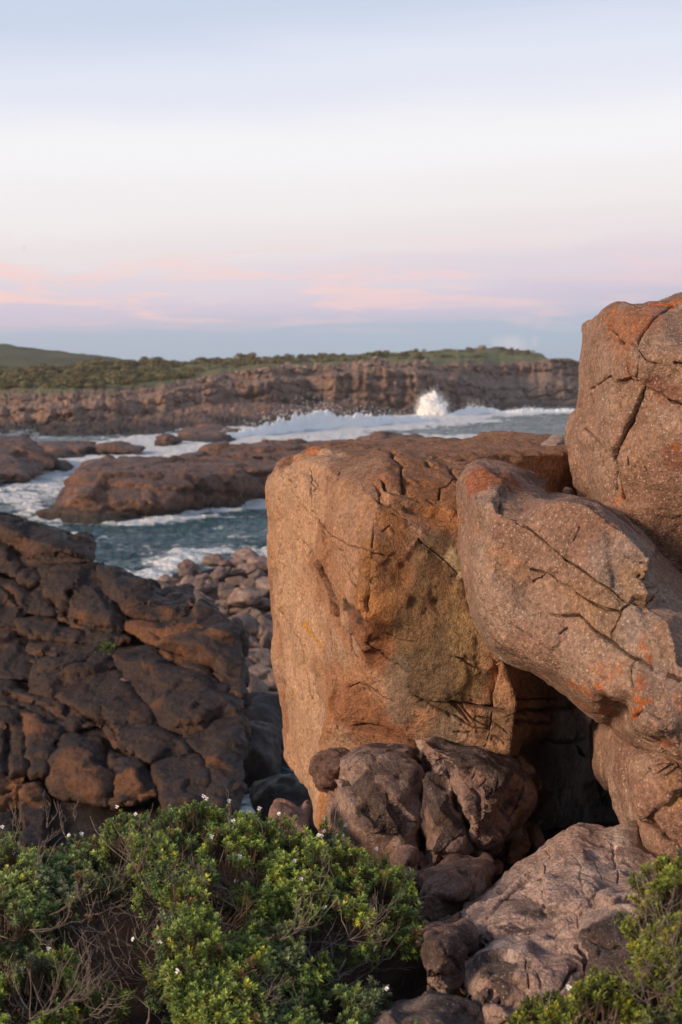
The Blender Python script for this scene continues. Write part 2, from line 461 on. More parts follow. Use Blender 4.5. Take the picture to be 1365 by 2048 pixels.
make_rock('squared_boulder', 'huge squared orange-tan boulder with an upright left edge, standing behind the leaning pink slab', 'boulder',
    [(538,960,8.1),(556,934,8.0),(592,906,8.0),(650,893,8.0),(740,886,8.5),(800,880,8.8),(900,882,9.0),(980,875,9.4),(1060,872,9.4),(1140,880,9.2),(1300,900,9.0),(1520,920,9.3),  # unseen right end stretched out to keep back light from the hollow
     (1520,1720,9.0),(1300,1720,8.5),(1040,1740,7.2),(700,1720,7.0),(640,1665,7.05),(628,1610,7.25),(600,1565,7.55),(570,1520,7.85),(565,1450,8.0),(548,1300,8.1),(540,1150,8.15)],
    [(745,914,7.3),(748,995,6.60),(738,1110,6.46),(728,1236,6.43),(692,1240,6.74),(672,1187,6.93),(668,1330,6.85),(660,1459,6.85),(655,1560,6.95),(800,1010,6.60),
     (915,1040,6.62),(820,1240,6.45),(930,1200,6.5),(1012,1330,6.40),(1018,1420,6.40),(1012,1500,6.45),(722,1340,6.62),(706,1460,6.75),(800,1420,6.52),(900,1480,6.52),
     (1110,1340,7.0),(1110,1480,7.1),(1200,1500,7.8),(1110,1640,7.2),(1240,1600,8.1),(600,1000,7.5),(600,1300,7.42),(610,1500,7.38),(780,950,6.85),(915,965,6.95),
     (650,930,7.35),(960,912,7.5),(1060,905,7.7),(1130,907,7.9),(1000,980,7.45),(1120,985,7.95),(800,905,7.5),(880,915,7.4),(830,1600,6.6),(1062,1420,6.62),(1070,1520,6.95),(1150,1410,7.45),(1148,1500,7.25),(1165,1570,7.62),(1205,1440,7.72),(1215,1560,7.7),(1180,1640,7.95),(1090,1590,6.98),(1235,1500,8.2)],
    creases=[(0,1),(1,2),(2,3),(5,6),(6,7),(7,8),(13,14),(14,15),(1,9),(9,10),(28,29),(31,32),(32,33),(3,16),(16,17)],
    T=2.2, voxel=0.013, rnd=5, fac=(0.028, 1.4, 0.016), rough=(0.018, 2.6), peel=0.009, mat=M_MAIN, pal=pal_main, shrink=0.95,
    lines=[
     ('c', A_((180,330),(200,400),(230,460),(300,550),(370,650),(440,730),(510,810),(545,820)), 0.0031, 0.035),
     ('s', A_((200,400),(230,460),(300,550),(370,650),(440,730),(510,810)), .10, -.025),
     ('c', A_((545,820),(590,930),(630,1000)), 0.0026, 0.017),
     ('c', A_((340,390),(330,560),(400,640),(470,720),(560,770),(640,800),(760,830),(850,860)), 0.0026, 0.023),
     ('c', A_((250,740),(300,770),(350,870),(430,1010),(490,1110),(510,1250)), 0.0026, 0.023),
     ('s', A_((350,870),(430,1010),(490,1110),(510,1250)), .08, .03),
     ('c', A_((320,790),(352,900),(355,990)), 0.0026, 0.023), ('c', A_((265,1090),(280,1170)), 0.0026, 0.023), ('c', A_((220,820),(222,850)), 0.0026, 0.017),
     ('c', A_((85,1100),(120,1200),(180,1280),(240,1360)), 0.0026, 0.023),
     ('c', A_((757,380),(790,440),(850,480),(1000,525),(1100,545),(1220,580),(1290,588)), 0.0099, 0.085),
     ('s', A_((770,420),(850,480),(1000,525),(1100,545),(1290,588)), .12, -.05),
     ('c', A_((795,350),(830,420),(930,455)), 0.0070, 0.085), ('c', A_((940,440),(1010,475),(1110,495),(1150,520)), 0.0036, 0.040),
     ('c', A_((850,150),(865,220),(920,270),(930,370),(940,440)), 0.0070, 0.085),
     ('c', A_((1220,255),(1260,330),(1300,378)), 0.0078, 0.085), ('c', A_((1260,340),(1220,390),(1175,415),(1165,490)), 0.0036, 0.035),
     ('c', A_((1050,225),(1110,270),(1190,298)), 0.0070, 0.085), ('c', A_((870,170),(900,215),(980,205)), 0.0041, 0.035), ('c', A_((1030,205),(1200,212),(1260,235),(1365,215)), 0.0065, 0.072),
     ('c', A_((1030,735),(1100,785),(1200,860),(1320,965)), 0.0057, 0.072), ('s', A_((1030,735),(1100,785),(1200,860),(1320,965)), .10, -.03),
     ('r', A_((540,1170),(600,1230),(655,1310)), .022, -.07), ('r', A_((690,900),(690,1040),(685,1200)), .03, -.025),
     ('c', A_((730,600),(735,720),(720,800)), 0.0036, 0.023), ('c', A_((790,690),(850,640)), 0.0031, 0.023), ('c', A_((700,850),(690,1000),(680,1220)), 0.0036, 0.035),
     ('c', A_((520,300),(510,330)), 0.0053, 0.035), ('c', A_((360,350),(380,400)), 0.0036, 0.023), ('c', A_((860,560),(980,615)), 0.0031, 0.023),
     ('c', A_((330,260),(340,380),(380,420)), 0.0026, 0.017), ('c', A_((560,950),(640,1080),(630,1200)), 0.0026, 0.023),
     ('s', A_((690,850),(690,1000),(680,1230)), .06, .03),
     ('c', B_((180,0),(240,60),(280,150),(300,260)), 0.0026, 0.023), ('c', B_((690,130),(760,190),(850,260),(910,300)), 0.0036, 0.035),
     ('c', B_((820,60),(900,90),(1000,115)), 0.0031, 0.023), ('c', B_((560,400),(640,380),(720,420),(800,470),(885,500)), 0.0031, 0.029),
     ('c', B_((610,655),(700,660),(800,690),(920,730),(1040,775)), 0.0070, 0.072), ('s', B_((610,655),(700,660),(800,690),(920,730),(1040,775)), .10, .04),
     ('c', B_((1000,460),(1100,520),(1200,570),(1240,600)), 0.0036, 0.035), ('c', B_((1030,500),(1200,510),(1365,525)), 0.0041, 0.035),
     ('c', B_((1260,530),(1310,580),(1365,650)), 0.0036, 0.035), ('c', B_((1250,690),(1365,700)), 0.0031, 0.023), ('c', B_((1280,200),(1365,240)), 0.0031, 0.023),
     ('c', B_((400,350),(415,450),(415,570),(385,780)), 0.0031, 0.025), ('c', B_((320,320),(330,440),(350,550)), 0.0026, 0.023), ('c', B_((440,20),(470,130),(440,250)), 0.0036, 0.029),
     ('s', B_((520,0),(480,250),(500,400),(470,600),(440,780)), .07, .02), ('c', B_((570,30),(590,180),(620,210)), 0.0031, 0.023),
     ('c', B_((500,640),(560,700),(640,790)), 0.0041, 0.035), ('r', B_((540,560),(560,660)), .06, .03),
     ('c', D_((315,195),(265,290),(240,400),(235,490)), 0.0070, 0.085), ('s', D_((315,195),(265,290),(240,400),(235,490),(215,690)), .06, -.05),
     ('c', D_((235,490),(240,560),(215,690)), 0.0041, 0.035), ('r', D_((350,370),(368,520),(340,740)), .022, .03),
     ('c', D_((0,460),(120,480),(250,500),(350,515)), 0.0070, 0.082), ('c', D_((370,520),(480,500),(640,490),(780,485)), 0.0084, 0.085),
     ('c', D_((40,470),(150,570),(240,650),(330,710)), 0.0036, 0.035), ('c', D_((150,540),(260,580),(350,640)), 0.0036, 0.035), ('c', D_((20,530),(120,600),(210,640)), 0.0036, 0.035),
     ('c', D_((615,510),(605,590)), 0.0084, 0.085), ('c', D_((370,570),(470,575),(590,580)), 0.0070, 0.072), ('c', D_((520,690),(620,685),(750,690),(840,650)), 0.0070, 0.085),
     ('c', D_((370,430),(480,430),(640,425)), 0.0044, 0.035), ('c', D_((760,620),(740,700),(790,780)), 0.0084, 0.085), ('c', D_((960,700),(960,900),(945,1080)), 0.0099, 0.085),
     ('c', D_((850,640),(855,800),(880,1000)), 0.0084, 0.085), ('c', D_((50,185),(130,240),(220,310)), 0.0031, 0.023)],
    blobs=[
     ([(600,960),(590,1150),(600,1400),(625,1540)], .42, (0.50,0.31,0.19), .8, 2.5), ([(690,960),(700,1100)], .25, (0.38,0.22,0.135), .6, 3),  # first patch paints the lit left face lighter
     (A_((770,900),(800,1000),(820,1120),(800,1250)), .16, ORANGE, .8, 3.0), (A_((850,600),(900,680)), .10, ORANGE, .6, 4.0), (A_((1080,400),(1020,430),(1180,560)), .12, ORANGE, .5, 4.0),
     (B_((620,60),(760,150),(880,230)), .15, RUST, .8, 3.0), (B_((560,520),(700,600),(900,640)), .16, RUST, .7, 3.0), (A_((820,920),(960,960)), .10, RUST, .6, 4.0),
     (A_((1150,960),(1120,1100),(1100,1250)), .19, OLIVE, .9, 2.6), (B_((1080,0),(1120,150),(1160,300)), .20, OLIVE, .9, 2.6), (B_((880,330),(900,560)), .10, (0.20,0.15,0.11), .7, 3.5),
     (B_((1220,620),(1200,700)), .09, (0.20,0.15,0.11), .7, 4), (A_((1330,1150),(1340,1300)), .10, (0.36,0.235,0.11), .7, 4.5), (B_((1330,60),(1350,260),(1340,380)), .10, (0.36,0.235,0.11), .7, 4.5),
     (A_((1240,850),(1310,940)), .05, (0.5,0.4,0.24), .8, 8), (A_((1150,1000),(1160,1100)), .02, (0.38,0.26,0.13), .7, 10), (A_((1160,1256),(1166,1258)), .012, (0.6,0.45,0.1), .9, 3),
     (B_((300,0),(340,80),(390,140)), .018, (0.5,0.24,0.04), .9, 10), (A_((270,1290),(310,1300),(330,1360)), .015, (0.5,0.24,0.04), .8, 10),
     (A_((290,150),(340,170)), .06, LICHEN, .6, 8), (B_((400,1150),(430,1250)), .08, (0.42,0.17,0.05), .7, 5), (B_((440,300),(450,600),(400,800)), .06, (0.36,0.15,0.06), .6, 5),
     (B_((520,20),(560,120)), .05, (0.36,0.15,0.06), .6, 5), (A_((540,1170),(600,1230),(655,1310)), .04, (0.06,0.04,0.035), .8, 9),  # second patch darkens the pit carved along the same line
     (A_((800,880),(1180,1100),(1050,1300)), .16, (0.24,0.13,0.06), .5, 3), (A_((780,320),(880,360)), .08, (0.30,0.12,0.06), .6, 6),
     (D_((420,560),(640,640),(800,760)), .25, (0.16,0.10,0.065), .7, 4), (D_((480,940),(700,960),(1000,960)), .34, (0.030,0.018,0.012), .95, 2.2), (D_((700,1150),(1000,1150)), .4, (0.022,0.014,0.010), .97, 2.2), (D_((620,760),(900,800)), .25, (0.10,0.058,0.037), .7, 4), (D_((700,250),(480,330)), .16, (0.20,0.115,0.07), .6, 4)],  # shade of the hollow painted dark onto its back wall
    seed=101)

def pal_slab(V, N, seed):
    C = palette(V, N, (0.30, 0.185, 0.13), (0.26, 0.145, 0.098), (0.32, 0.215, 0.155), 1.1, seed)
    return C

make_rock('leaning_slab', 'pale pink speckled slab leaning forward over the dark hollow, with orange lichen along its lower edge', 'boulder',
    [(916,1000,6.0),(914,965,6.05),(934,936,6.1),(958,923,6.2),(1000,930,6.35),(1060,940,6.55),(1090,962,6.6),(1100,992,6.2),(1150,990,6.1),(1180,996,6.1),(1240,1030,6.15),(1290,1070,6.2),(1330,1120,6.15),(1365,1160,6.1),
     (1500,1200,6.0),(1700,1250,6.0),(1700,1640,5.3),(1500,1600,5.2),(1380,1556,5.15),(1325,1520,5.2),(1270,1486,5.35),(1232,1455,5.55),
     (1212,1444,5.6),(1190,1434,5.62),(1150,1404,5.68),(1110,1373,5.75),(1060,1343,5.85),(1010,1320,5.95),(975,1294,6.0),(945,1240,6.05),(927,1150,6.1),(918,1080,6.1)],
    [(940,990,5.74),(934,1060,5.699),(944,1150,5.622),(964,1230,5.538),(994,1282,5.46),(1062,1322,5.337),(1112,1352,5.266),(1152,1386,5.186),(1197,1420,5.099),(985,1010,5.563),(970,1090,5.508),(990,1200,5.423),(1050,1050,5.424),(1060,1180,5.349),(1060,1270,5.276),(1130,1100,5.257),(1140,1240,5.165),(1130,1320,5.143),(1200,1120,5.145),(1230,1200,5.037),(1200,1300,5.039),(1190,1380,5.027),(1260,1300,4.925),(1270,1380,4.865),(1100,1004,5.416),(1140,1001,5.332),(1182,1008,5.269),(1240,1046,5.161),(1286,1092,5.064),(1303,1120,5.021),(1296,1160,5.053),(1300,1200,4.989),(1340,1240,4.835),(1285,1450,4.72),(1330,1470,4.62),(1365,1510,4.68),(1300,1440,4.66),(1345,1430,4.66),(1500,1540,4.75),(1262,1462,4.95),(1365,1360,4.68),(1335,1185,5.12),(1365,1215,5.05),(1500,1260,4.95),(1500,1400,4.7),(1010,952,5.85),(1050,977,5.9),(980,935,5.95)],
    creases=[(0,1),(1,2),(2,3),(3,4),(4,5),(5,6),(6,7),(7,8),(24,25),(25,26),(26,27),(27,28),(28,29)],
    T=2.0, voxel=0.0125, rnd=5, fac=(0.014, 1.5, 0.010), rough=(0.014, 3.2), peel=0.006, mat=M_SLAB, pal=pal_slab, shrink=0.9,
    lines=[
     ('c', C_((385,545),(460,610),(520,665),(600,735),(700,800),(830,890),(950,970),(1045,1035)), 0.0039, 0.065), ('s', C_((385,545),(460,610),(520,665),(600,735),(700,800),(830,890),(950,970),(1045,1035)), .10, -.018),
     ('c', C_((420,840),(490,860),(560,905),(680,960),(800,1030),(900,1075),(975,1095)), 0.0039, 0.057), ('s', C_((420,840),(490,860),(560,905),(680,960),(800,1030),(975,1095)), .12, -.02),
     ('c', C_((510,870),(490,915),(440,935)), 0.0033, 0.028), ('c', C_((1050,1035),(985,1090),(950,1160),(920,1200),(918,1255)), 0.0045, 0.068), ('c', C_((1045,1035),(1080,1005),(1190,1010),(1225,970)), 0.0039, 0.044),
     ('s', C_((1045,1035),(1080,1005),(1190,1010),(1225,970),(1180,800),(1200,730),(1140,670)), .12, -.05),
     ('c', C_((835,1205),(920,1265),(1000,1320),(1080,1365)), 0.0039, 0.057), ('c', D_((540,-90),(700,-60),(840,35),(920,90),(1000,150),(1100,205),(1165,265)), 0.0039, 0.044),
     ('c', D_((1075,200),(1065,280),(1078,380)), 0.0033, 0.036), ('c', C_((1095,870),(1150,910),(1230,960),(1300,990)), 0.0045, 0.057), ('c', C_((620,1230),(655,1180)), 0.0033, 0.028),
     ('c', C_((312,385),(318,450),(315,520)), 0.0033, 0.028), ('c', C_((200,1090),(330,1160),(440,1230),(560,1330)), 0.0033, 0.017),
     ('r', C_((60,560),(250,720),(420,850),(700,1120)), .10, -.03), ('r', C_((120,640),(300,780)), .05, -.02), ('r', C_((930,650),(930,800),(1000,950)), .05, -.015),
     ('s', C_((920,600),(930,800),(960,960)), .12, .02), ('c', C_((760,600),(740,640),(720,680)), 0.0033, 0.017),
     ('c', D_((1130,490),(1080,560)), 0.0066, 0.068), ('r', D_((1250,30),(1230,200)), .05, -.03), ('c', D_((1240,285),(1330,320),(1365,310)), 0.0078, 0.068),
     ('s', D_((1075,570),(1110,620),(1200,690),(1365,780)), .10, -.06), ('c', D_((1075,570),(1150,650),(1280,730),(1365,790)), 0.0056, 0.057), 
     
     ('r', D_((1190,430),(1230,440)), .03, -.03), ('r', D_((900,465),(1000,500)), .035, -.035), ('r', D_((1260,650),(1330,690)), .02, -.025), ('r', D_((1200,500),(1240,520)), .02, -.025)],
    blobs=[
     (C_((170,280),(260,320),(400,330)), .11, (0.30,0.085,0.025), .85, 7), (C_((450,300),(560,340)), .12, (0.13,0.07,0.045), .8, 5), (C_((330,380),(500,420)), .06, (0.17,0.10,0.07), .8, 6),
     (C_((760,420),(900,480),(1050,580),(1130,650)), .05, (0.16,0.065,0.045), .9, 5), (C_((980,580),(990,590)), .015, LICHEN, .9, 9),
     (D_((740,380),(790,400)), .04, LICHEN, .95, 22), (D_((760,450),(830,490),(900,520)), .03, LICHEN, .85, 22), (D_((870,370),(890,410)), .022, LICHEN, .9, 26), (D_((1130,330),(1140,350)), .03, LICHEN, .95, 24),
     (D_((1100,400),(1130,450)), .035, LICHEN, .95, 24), (D_((1160,200),(1165,205)), .018, LICHEN, .9, 26), (D_((1100,510),(1050,545)), .022, LICHEN, .9, 24), (D_((1350,430),(1365,440)), .03, LICHEN, .9, 22), (D_((1240,680),(1310,710)), .025, LICHEN, .85, 24),
     (D_((930,440),(950,450)), .02, LICHEN, .8, 24), (D_((1130,60),(1135,140)), .03, LICHEN, .7, 26, .4), (D_((1180,10),(1210,130)), .025, LICHEN, .6, 26, .4), (D_((980,240),(1010,250)), .03, LICHEN, .5, 26, .4), (D_((860,230),(900,290)), .06, LICHEN, .4, 20, .3), (C_((450,965),(455,970)), .012, LICHEN, .8, 14), (D_((1080,590),(1085,610)), .02, LICHEN, .8, 24),
     (C_((100,640),(300,770),(400,850)), .07, (0.34,0.17,0.075), .5, 5), (C_((1080,700),(1000,740),(1050,850)), .13, (0.26,0.19,0.16), .7, 5), (C_((950,900),(960,1000)), .08, (0.20,0.135,0.105), .6, 6),
     (C_((1020,1130),(1080,1180)), .12, (0.27,0.20,0.16), .7, 4), (C_((1110,920),(1180,990)), .08, (0.36,0.22,0.125), .7, 5), (C_((720,1060),(900,1120)), .10, (0.30,0.165,0.08), .5, 5), (C_((180,620),(260,660)), .05, (0.18,0.11,0.085), .7, 6),
     (D_((1180,340),(1290,370)), .08, (0.20,0.14,0.12), .6, 8), (C_((50,500),(50,700)), .04, (0.38,0.20,0.09), .5, 5)],
    seed=202)

make_rock('propping_rock', 'speckled pink rock propping up the leaning slab at the right side of the dark hollow', 'boulder',
    [(1238,1466,5.85),(1253,1500,5.62),(1256,1550,5.58),(1249,1590,5.58),(1263,1612,5.52),(1262,1650,5.48),(1285,1700,5.38),(1310,1750,5.28),(1365,1820,5.1),(1700,1820,5.2),(1700,1480,5.7),(1365,1470,5.7),(1290,1446,5.85)],
    [(1276,1520,5.22),(1270,1580,5.28),(1302,1600,5.10),(1330,1560,5.05),(1365,1600,4.95),(1302,1672,5.1),(1345,1700,5.0),(1288,1640,5.22),(1500,1600,4.95),(1330,1510,5.15)],
    T=1.6, voxel=0.0115, rnd=5, fac=(0.03, 2.2, 0.014), rough=(0.014, 3.5), peel=0.006, mat=M_SLAB, pal=pal_slab, shrink=0.95,
    lines=[('c', D_((1210,860),(1290,880),(1365,960)), 0.0066, 0.068), ('s', D_((1210,860),(1290,890),(1365,980)), .10, .06), ('c', D_((1040,960),(1110,1040),(1160,1130),(1280,1230)), 0.0066, 0.068), ('r', D_((1130,900),(1160,1100)), .08, .04), ('c', D_((1075,1070),(1160,1150),(1290,1260),(1365,1290)), 0.0066, 0.068)],
    blobs=[(D_((1310,900),(1365,1000)), .07, (0.38,0.20,0.07), .8, 5), (D_((1060,760),(1100,900)), .05, (0.22,0.13,0.095), .5, 6)], seed=212)

make_rock('upright_boulder', 'tallest upright brown boulder with rust-orange lichen on its top, cut by the right border', 'boulder',
    [(1375,584,6.6),(1332,598,6.6),(1290,596,6.65),(1250,601,6.7),(1215,621,6.75),(1208,634,6.75),(1209,646,6.72),(1192,664,6.72),(1183,688,6.75),(1180,720,6.75),(1178,752,6.75),(1170,782,6.75),(1164,800,6.75),(1160,830,6.72),
     (1150,846,6.7),(1143,862,6.7),(1139,892,6.7),(1143,930,6.7),(1150,975,6.7),(1174,1012,6.7),(1210,1075,6.6),(1260,1140,6.55),(1310,1215,6.5),(1365,1320,6.4),(1600,1400,6.4),(1750,1200,6.5),(1750,640,6.6),(1600,570,6.6),(1450,565,6.6)],
    [(1250,640,6.35),(1300,640,6.25),(1230,720,6.25),(1210,820,6.25),(1190,880,6.3),(1200,950,6.25),(1280,720,6.0),(1320,780,5.95),(1300,900,5.95),(1320,1000,5.95),(1365,900,5.85),(1365,1050,5.95),(1365,700,5.95),(1500,800,5.7),(1500,1050,5.8),(1600,900,5.7),(1225,1030,6.15),(1280,1080,6.1),(1340,1140,6.1)],
    T=1.6, voxel=0.0125, rnd=5, fac=(0.03, 1.4, 0.014), rough=(0.020, 2.6), peel=0.008, mat=M_SLAB, shrink=0.9,
    pal=lambda V, N, s: palette(V, N, (0.29, 0.175, 0.118), (0.245, 0.135, 0.086), (0.315, 0.205, 0.145), 1.4, s),
    lines=[
     ('c', K_((515,415),(560,480),(640,550),(710,610)), 0.0037, 0.058), ('c', K_((1150,200),(1100,260),(1000,330),(940,410),(880,490),(830,560),(820,620)), 0.0046, 0.058), ('c', K_((820,620),(770,610),(740,670)), 0.0042, 0.049),
     ('c', K_((820,640),(900,740),(1010,800)), 0.0032, 0.038), ('c', K_((350,1020),(440,965),(550,890)), 0.0032, 0.038), ('c', K_((550,890),(590,960)), 0.0028, 0.025), ('c', K_((595,965),(650,930),(720,925),(850,990),(960,1040),(1100,1110),(1233,1160)), 0.0046, 0.058),
     ('s', K_((595,965),(650,930),(720,925),(850,990),(960,1040),(1100,1110),(1233,1160)), .10, -.03), ('c', K_((845,1000),(830,1110),(790,1210),(770,1310),(700,1450),(640,1570),(570,1690)), 0.0037, 0.058), ('s', K_((845,1000),(790,1210),(700,1450),(570,1690)), .10, .018),
     ('c', K_((570,1690),(620,1780),(660,1870),(690,2040)), 0.0046, 0.058), ('c', K_((830,700),(820,850),(800,960)), 0.0032, 0.025), ('c', K_((735,680),(720,800),(735,920)), 0.0037, 0.038), ('c', K_((1150,770),(1185,790),(1230,780)), 0.0055, 0.058),
     ('c', K_((360,1030),(370,1130),(350,1190)), 0.0046, 0.038), ('c', K_((300,1350),(380,1450),(440,1540),(500,1620)), 0.0037, 0.025), ('c', K_((890,1730),(930,1800)), 0.0028, 0.025), ('c', K_((640,1150),(660,1190)), 0.0032, 0.025), ('c', K_((400,1440),(450,1560)), 0.0028, 0.018),
     ('c', K_((1130,240),(1233,265)), 0.0042, 0.038), ('c', K_((470,1650),(490,1740)), 0.0028, 0.018), ('c', K_((730,1640),(740,1730)), 0.0028, 0.018), ('c', K_((330,1610),(350,1720)), 0.0028, 0.018), ('r', K_((350,1300),(520,1640),(600,1800)), .05, -.02), ('c', K_((600,1800),(620,1950)), 0.0037, 0.038)],
    blobs=[(K_((520,300),(560,360)), .05, LICHEN, .85, 12), (K_((620,300),(760,480)), .14, (0.33,0.11,0.03), .6, 9), (K_((1000,220),(1130,190)), .06, LICHEN, .9, 10), (K_((1050,230),(900,350),(780,450)), .06, LICHEN, .6, 12), (K_((700,880),(720,920)), .03, LICHEN, .6, 14),
     (K_((750,700),(735,900)), .03, (0.30,0.11,0.04), .7, 12), (K_((650,2000),(660,2040)), .04, LICHEN, .6, 14), (K_((210,1600),(215,1610)), .015, LICHEN, .8, 14), (K_((1000,1000),(1150,1080)), .07, (0.22,0.085,0.055), .7, 6), (K_((1160,1650),(1233,1700)), .05, (0.24,0.085,0.05), .6, 8), (K_((1180,1550),(1190,1570)), .02, LICHEN, .7, 16)],
    seed=303)

make_rock('perched_stone', 'small pale lichen-crusted stone lying on the flat top of the squared boulder', 'rock',
    [(1080,900,8.3),(1090,884,8.4),(1112,869,8.5),(1128,868,8.5),(1146,880,8.5),(1158,900,8.4),(1120,908,8.2)], [(1115,888,8.1)], T=.3, voxel=0.012, rnd=6, fac=(0.01, 4), rough=(0.006, 7), peel=.002, mat=M_LOW,
    pal=lambda V, N, s: palette(V, N, (0.36, 0.26, 0.21), (0.28, 0.18, 0.13), s=4, seed=s))
make_rock('wedged_stone', 'small brown cobble wedged in the notch between the leaning slab and the upright boulder', 'rock',
    [(1122,985,6.75),(1132,972,6.8),(1146,972,6.8),(1152,986,6.8),(1148,1004,6.7),(1126,1004,6.7)], [(1137,985,6.65)], T=.15, voxel=0.01, rnd=5, fac=(0.008, 5), rough=(0.005, 7), peel=.002, mat=M_LOW,
    pal=lambda V, N, s: palette(V, N, (0.20, 0.12, 0.085), s=4, seed=s))

# ---- the rocks heaped at the foot of the squared boulder
def pal_low(V, N, seed):
    C = palette(V, N, (0.27, 0.18, 0.145), (0.22, 0.137, 0.108), (0.36, 0.265, 0.225), 2.4, seed)
    k = fbm(V * 3.2, 6, seed + 3, 0.68) * 1.7 + 0.15 * N[:, 2]
    f = sstep(0.04, 0.20, k)[:, None] * 0.9
    return C * (1 - f) + np.array((0.038, 0.026, 0.024)) * f

make_rock('knobbly_stone', 'rough dark brown knob of rock at the far left foot of the squared boulder', 'rock',
    [(628,1535,6.45),(634,1516,6.5),(660,1506,6.5),(692,1502,6.5),(712,1514,6.45),(704,1550,6.4),(690,1576,6.4),(668,1600,6.4),(640,1580,6.45),(630,1560,6.45)], [(655,1540,6.22),(680,1535,6.22)], T=.4, voxel=0.009, rnd=2, fac=(0.03, 5, .012), rough=(0.022, 9), peel=.005, mat=M_LOW,
    pal=lambda V, N, s: palette(V, N, (0.20, 0.115, 0.085), (0.13, 0.07, 0.052), s=4, seed=s))
make_rock('blackened_boulder', 'broad rounded boulder with black stain on its left half, beside the upright split', 'boulder',
    [(658,1580,6.35),(682,1552,6.3),(692,1528,6.3),(722,1507,6.35),(756,1496,6.4),(800,1500,6.4),(842,1512,6.35),(862,1540,6.25),(856,1590,6.15),(847,1660,6.1),(846,1740,6.1),(800,1770,6.1),(720,1740,6.15),(662,1690,6.25),(652,1630,6.35)],
    [(688,1552,6.12),(730,1530,6.1),(770,1540,6.05),(830,1540,6.1),(775,1620,5.86),(730,1650,5.9),(800,1660,5.84),(840,1640,5.98),(700,1640,6.05)], T=.8, voxel=0.011, rnd=3, fac=(0.05, 2.5, 0.018), rough=(0.012, 4), peel=.005, mat=M_LOW, pal=pal_low,
    lines=[('s', E_((220,240),(260,330),(350,430),(450,530)), .05, .035), ('c', E_((230,260),(290,370),(380,470)), 0.0034, 0.029), ('s', E_((420,280),(490,350),(560,430),(620,480)), .06, -.04), ('c', E_((470,340),(540,410),(590,460),(630,490)), 0.0037, 0.038), ('r', E_((560,520),(480,600)), .03, -.02), ('c', E_((250,220),(340,140)), 0.0030, 0.019)],
    blobs=[(E_((300,300),(420,430),(500,520)), .13, (0.045,0.03,0.027), .85, 5), (E_((230,380),(290,400)), .05, (0.36,0.25,0.2), .7, 9), (E_((330,150),(500,130)), .06, (0.30,0.21,0.17), .6, 8), (E_((520,300),(600,400)), .07, (0.30,0.20,0.165), .7, 7), (E_((420,200),(600,230)), .06, (0.05,0.033,0.03), .7, 7)], seed=404)
make_rock('overhanging_boulder', 'grey-pink boulder with a pitted top and folded drooping front, right of the upright split', 'boulder',
    [(842,1476,6.2),(860,1470,6.25),(900,1478,6.3),(980,1488,6.35),(1040,1522,6.4),(1074,1556,6.4),(1088,1592,6.4),(1082,1624,6.4),(1055,1650,6.35),(1015,1680,6.2),(985,1705,6.05),(960,1706,6.0),(948,1670,6.0),(930,1650,6.0),(910,1610,6.0),(880,1570,6.05),(862,1540,6.1),(846,1515,6.15)],
    [(870,1500,5.98),(920,1520,5.85),(960,1530,5.85),(1000,1560,5.82),(1040,1580,5.98),(930,1600,5.8),(970,1640,5.72),(990,1670,5.85),(1040,1630,6.1),(960,1680,5.78),(910,1560,5.86)], T=.7, voxel=0.0105, rnd=3, fac=(0.05, 2.8, 0.018), rough=(0.012, 4), peel=.007, mat=M_LOW,
    pal=lambda V, N, s: pal_low(V, N, s) * 1.05,
    lines=[('r', E_((890,230),(940,280)), .032, -0.030), ('c', E_((890,300),(940,345),(945,450),(930,600)), 0.0044, 0.027), ('c', E_((1040,250),(1050,330),(1010,400),(1000,560)), 0.0044, 0.027), ('c', E_((1180,290),(1150,380),(1090,480)), 0.0044, 0.027), ('s', E_((940,320),(945,450),(930,600)), .05, 0.024), ('s', E_((1060,330),(1010,400),(1000,560)), .05, -0.024),
           ('c', E_((640,140),(700,160),(740,150),(800,200)), 0.0034, 0.017), ('c', E_((690,70),(740,130),(800,180)), 0.0034, 0.023), ('c', E_((880,250),(900,220),(960,250),(930,300)), 0.0030, 0.017), ('r', E_((860,340),(900,440)), .04, 0.015), ('c', E_((810,330),(830,420),(880,500)), 0.0037, 0.023), ('c', E_((1260,320),(1200,420),(1180,500)), 0.0037, 0.017), ('r', E_((1080,260),(1130,300)), .04, 0.012)],
    blobs=[(E_((720,80),(850,90),(1000,130)), .07, (0.05,0.034,0.03), .75, 7), (E_((650,60),(670,110)), .04, (0.30,0.17,0.12), .7, 8), (E_((1000,150),(1150,200)), .10, (0.09,0.06,0.05), .6, 6)], seed=505)
make_rock('rock_pillar', 'narrow upright pillar of rock with dark lichen patches, next to the upright split', 'rock',
    [(872,1524,6.05),(888,1518,6.1),(906,1530,6.05),(912,1570,5.95),(922,1620,5.95),(945,1650,5.95),(962,1680,5.95),(968,1712,5.9),(940,1760,5.9),(850,1770,5.92),(848,1690,5.95),(850,1620,5.95),(858,1560,6.0)],
    [(885,1545,5.86),(880,1620,5.72),(875,1700,5.68),(920,1690,5.7),(905,1640,5.75)], T=.5, voxel=0.0095, rnd=3, fac=(0.03, 3.5,.012), rough=(0.010, 5), peel=.004, mat=M_LOW, pal=pal_low,
    lines=[('r', E_((790,600),(850,560)), .04, .03), ('c', E_((720,650),(800,590),(860,550)), 0.0034, 0.029), ('c', E_((860,560),(870,620),(840,660)), 0.0034, 0.029), ('c', E_((650,650),(700,630)), 0.0030, 0.019)],
    blobs=[(E_((720,260),(740,360)), .06, (0.045,0.03,0.027), .85, 8), (E_((700,420),(780,500),(740,600)), .07, (0.05,0.033,0.03), .8, 8), (E_((800,620),(850,600)), .04, (0.30,0.21,0.175), .7, 8)], seed=606)
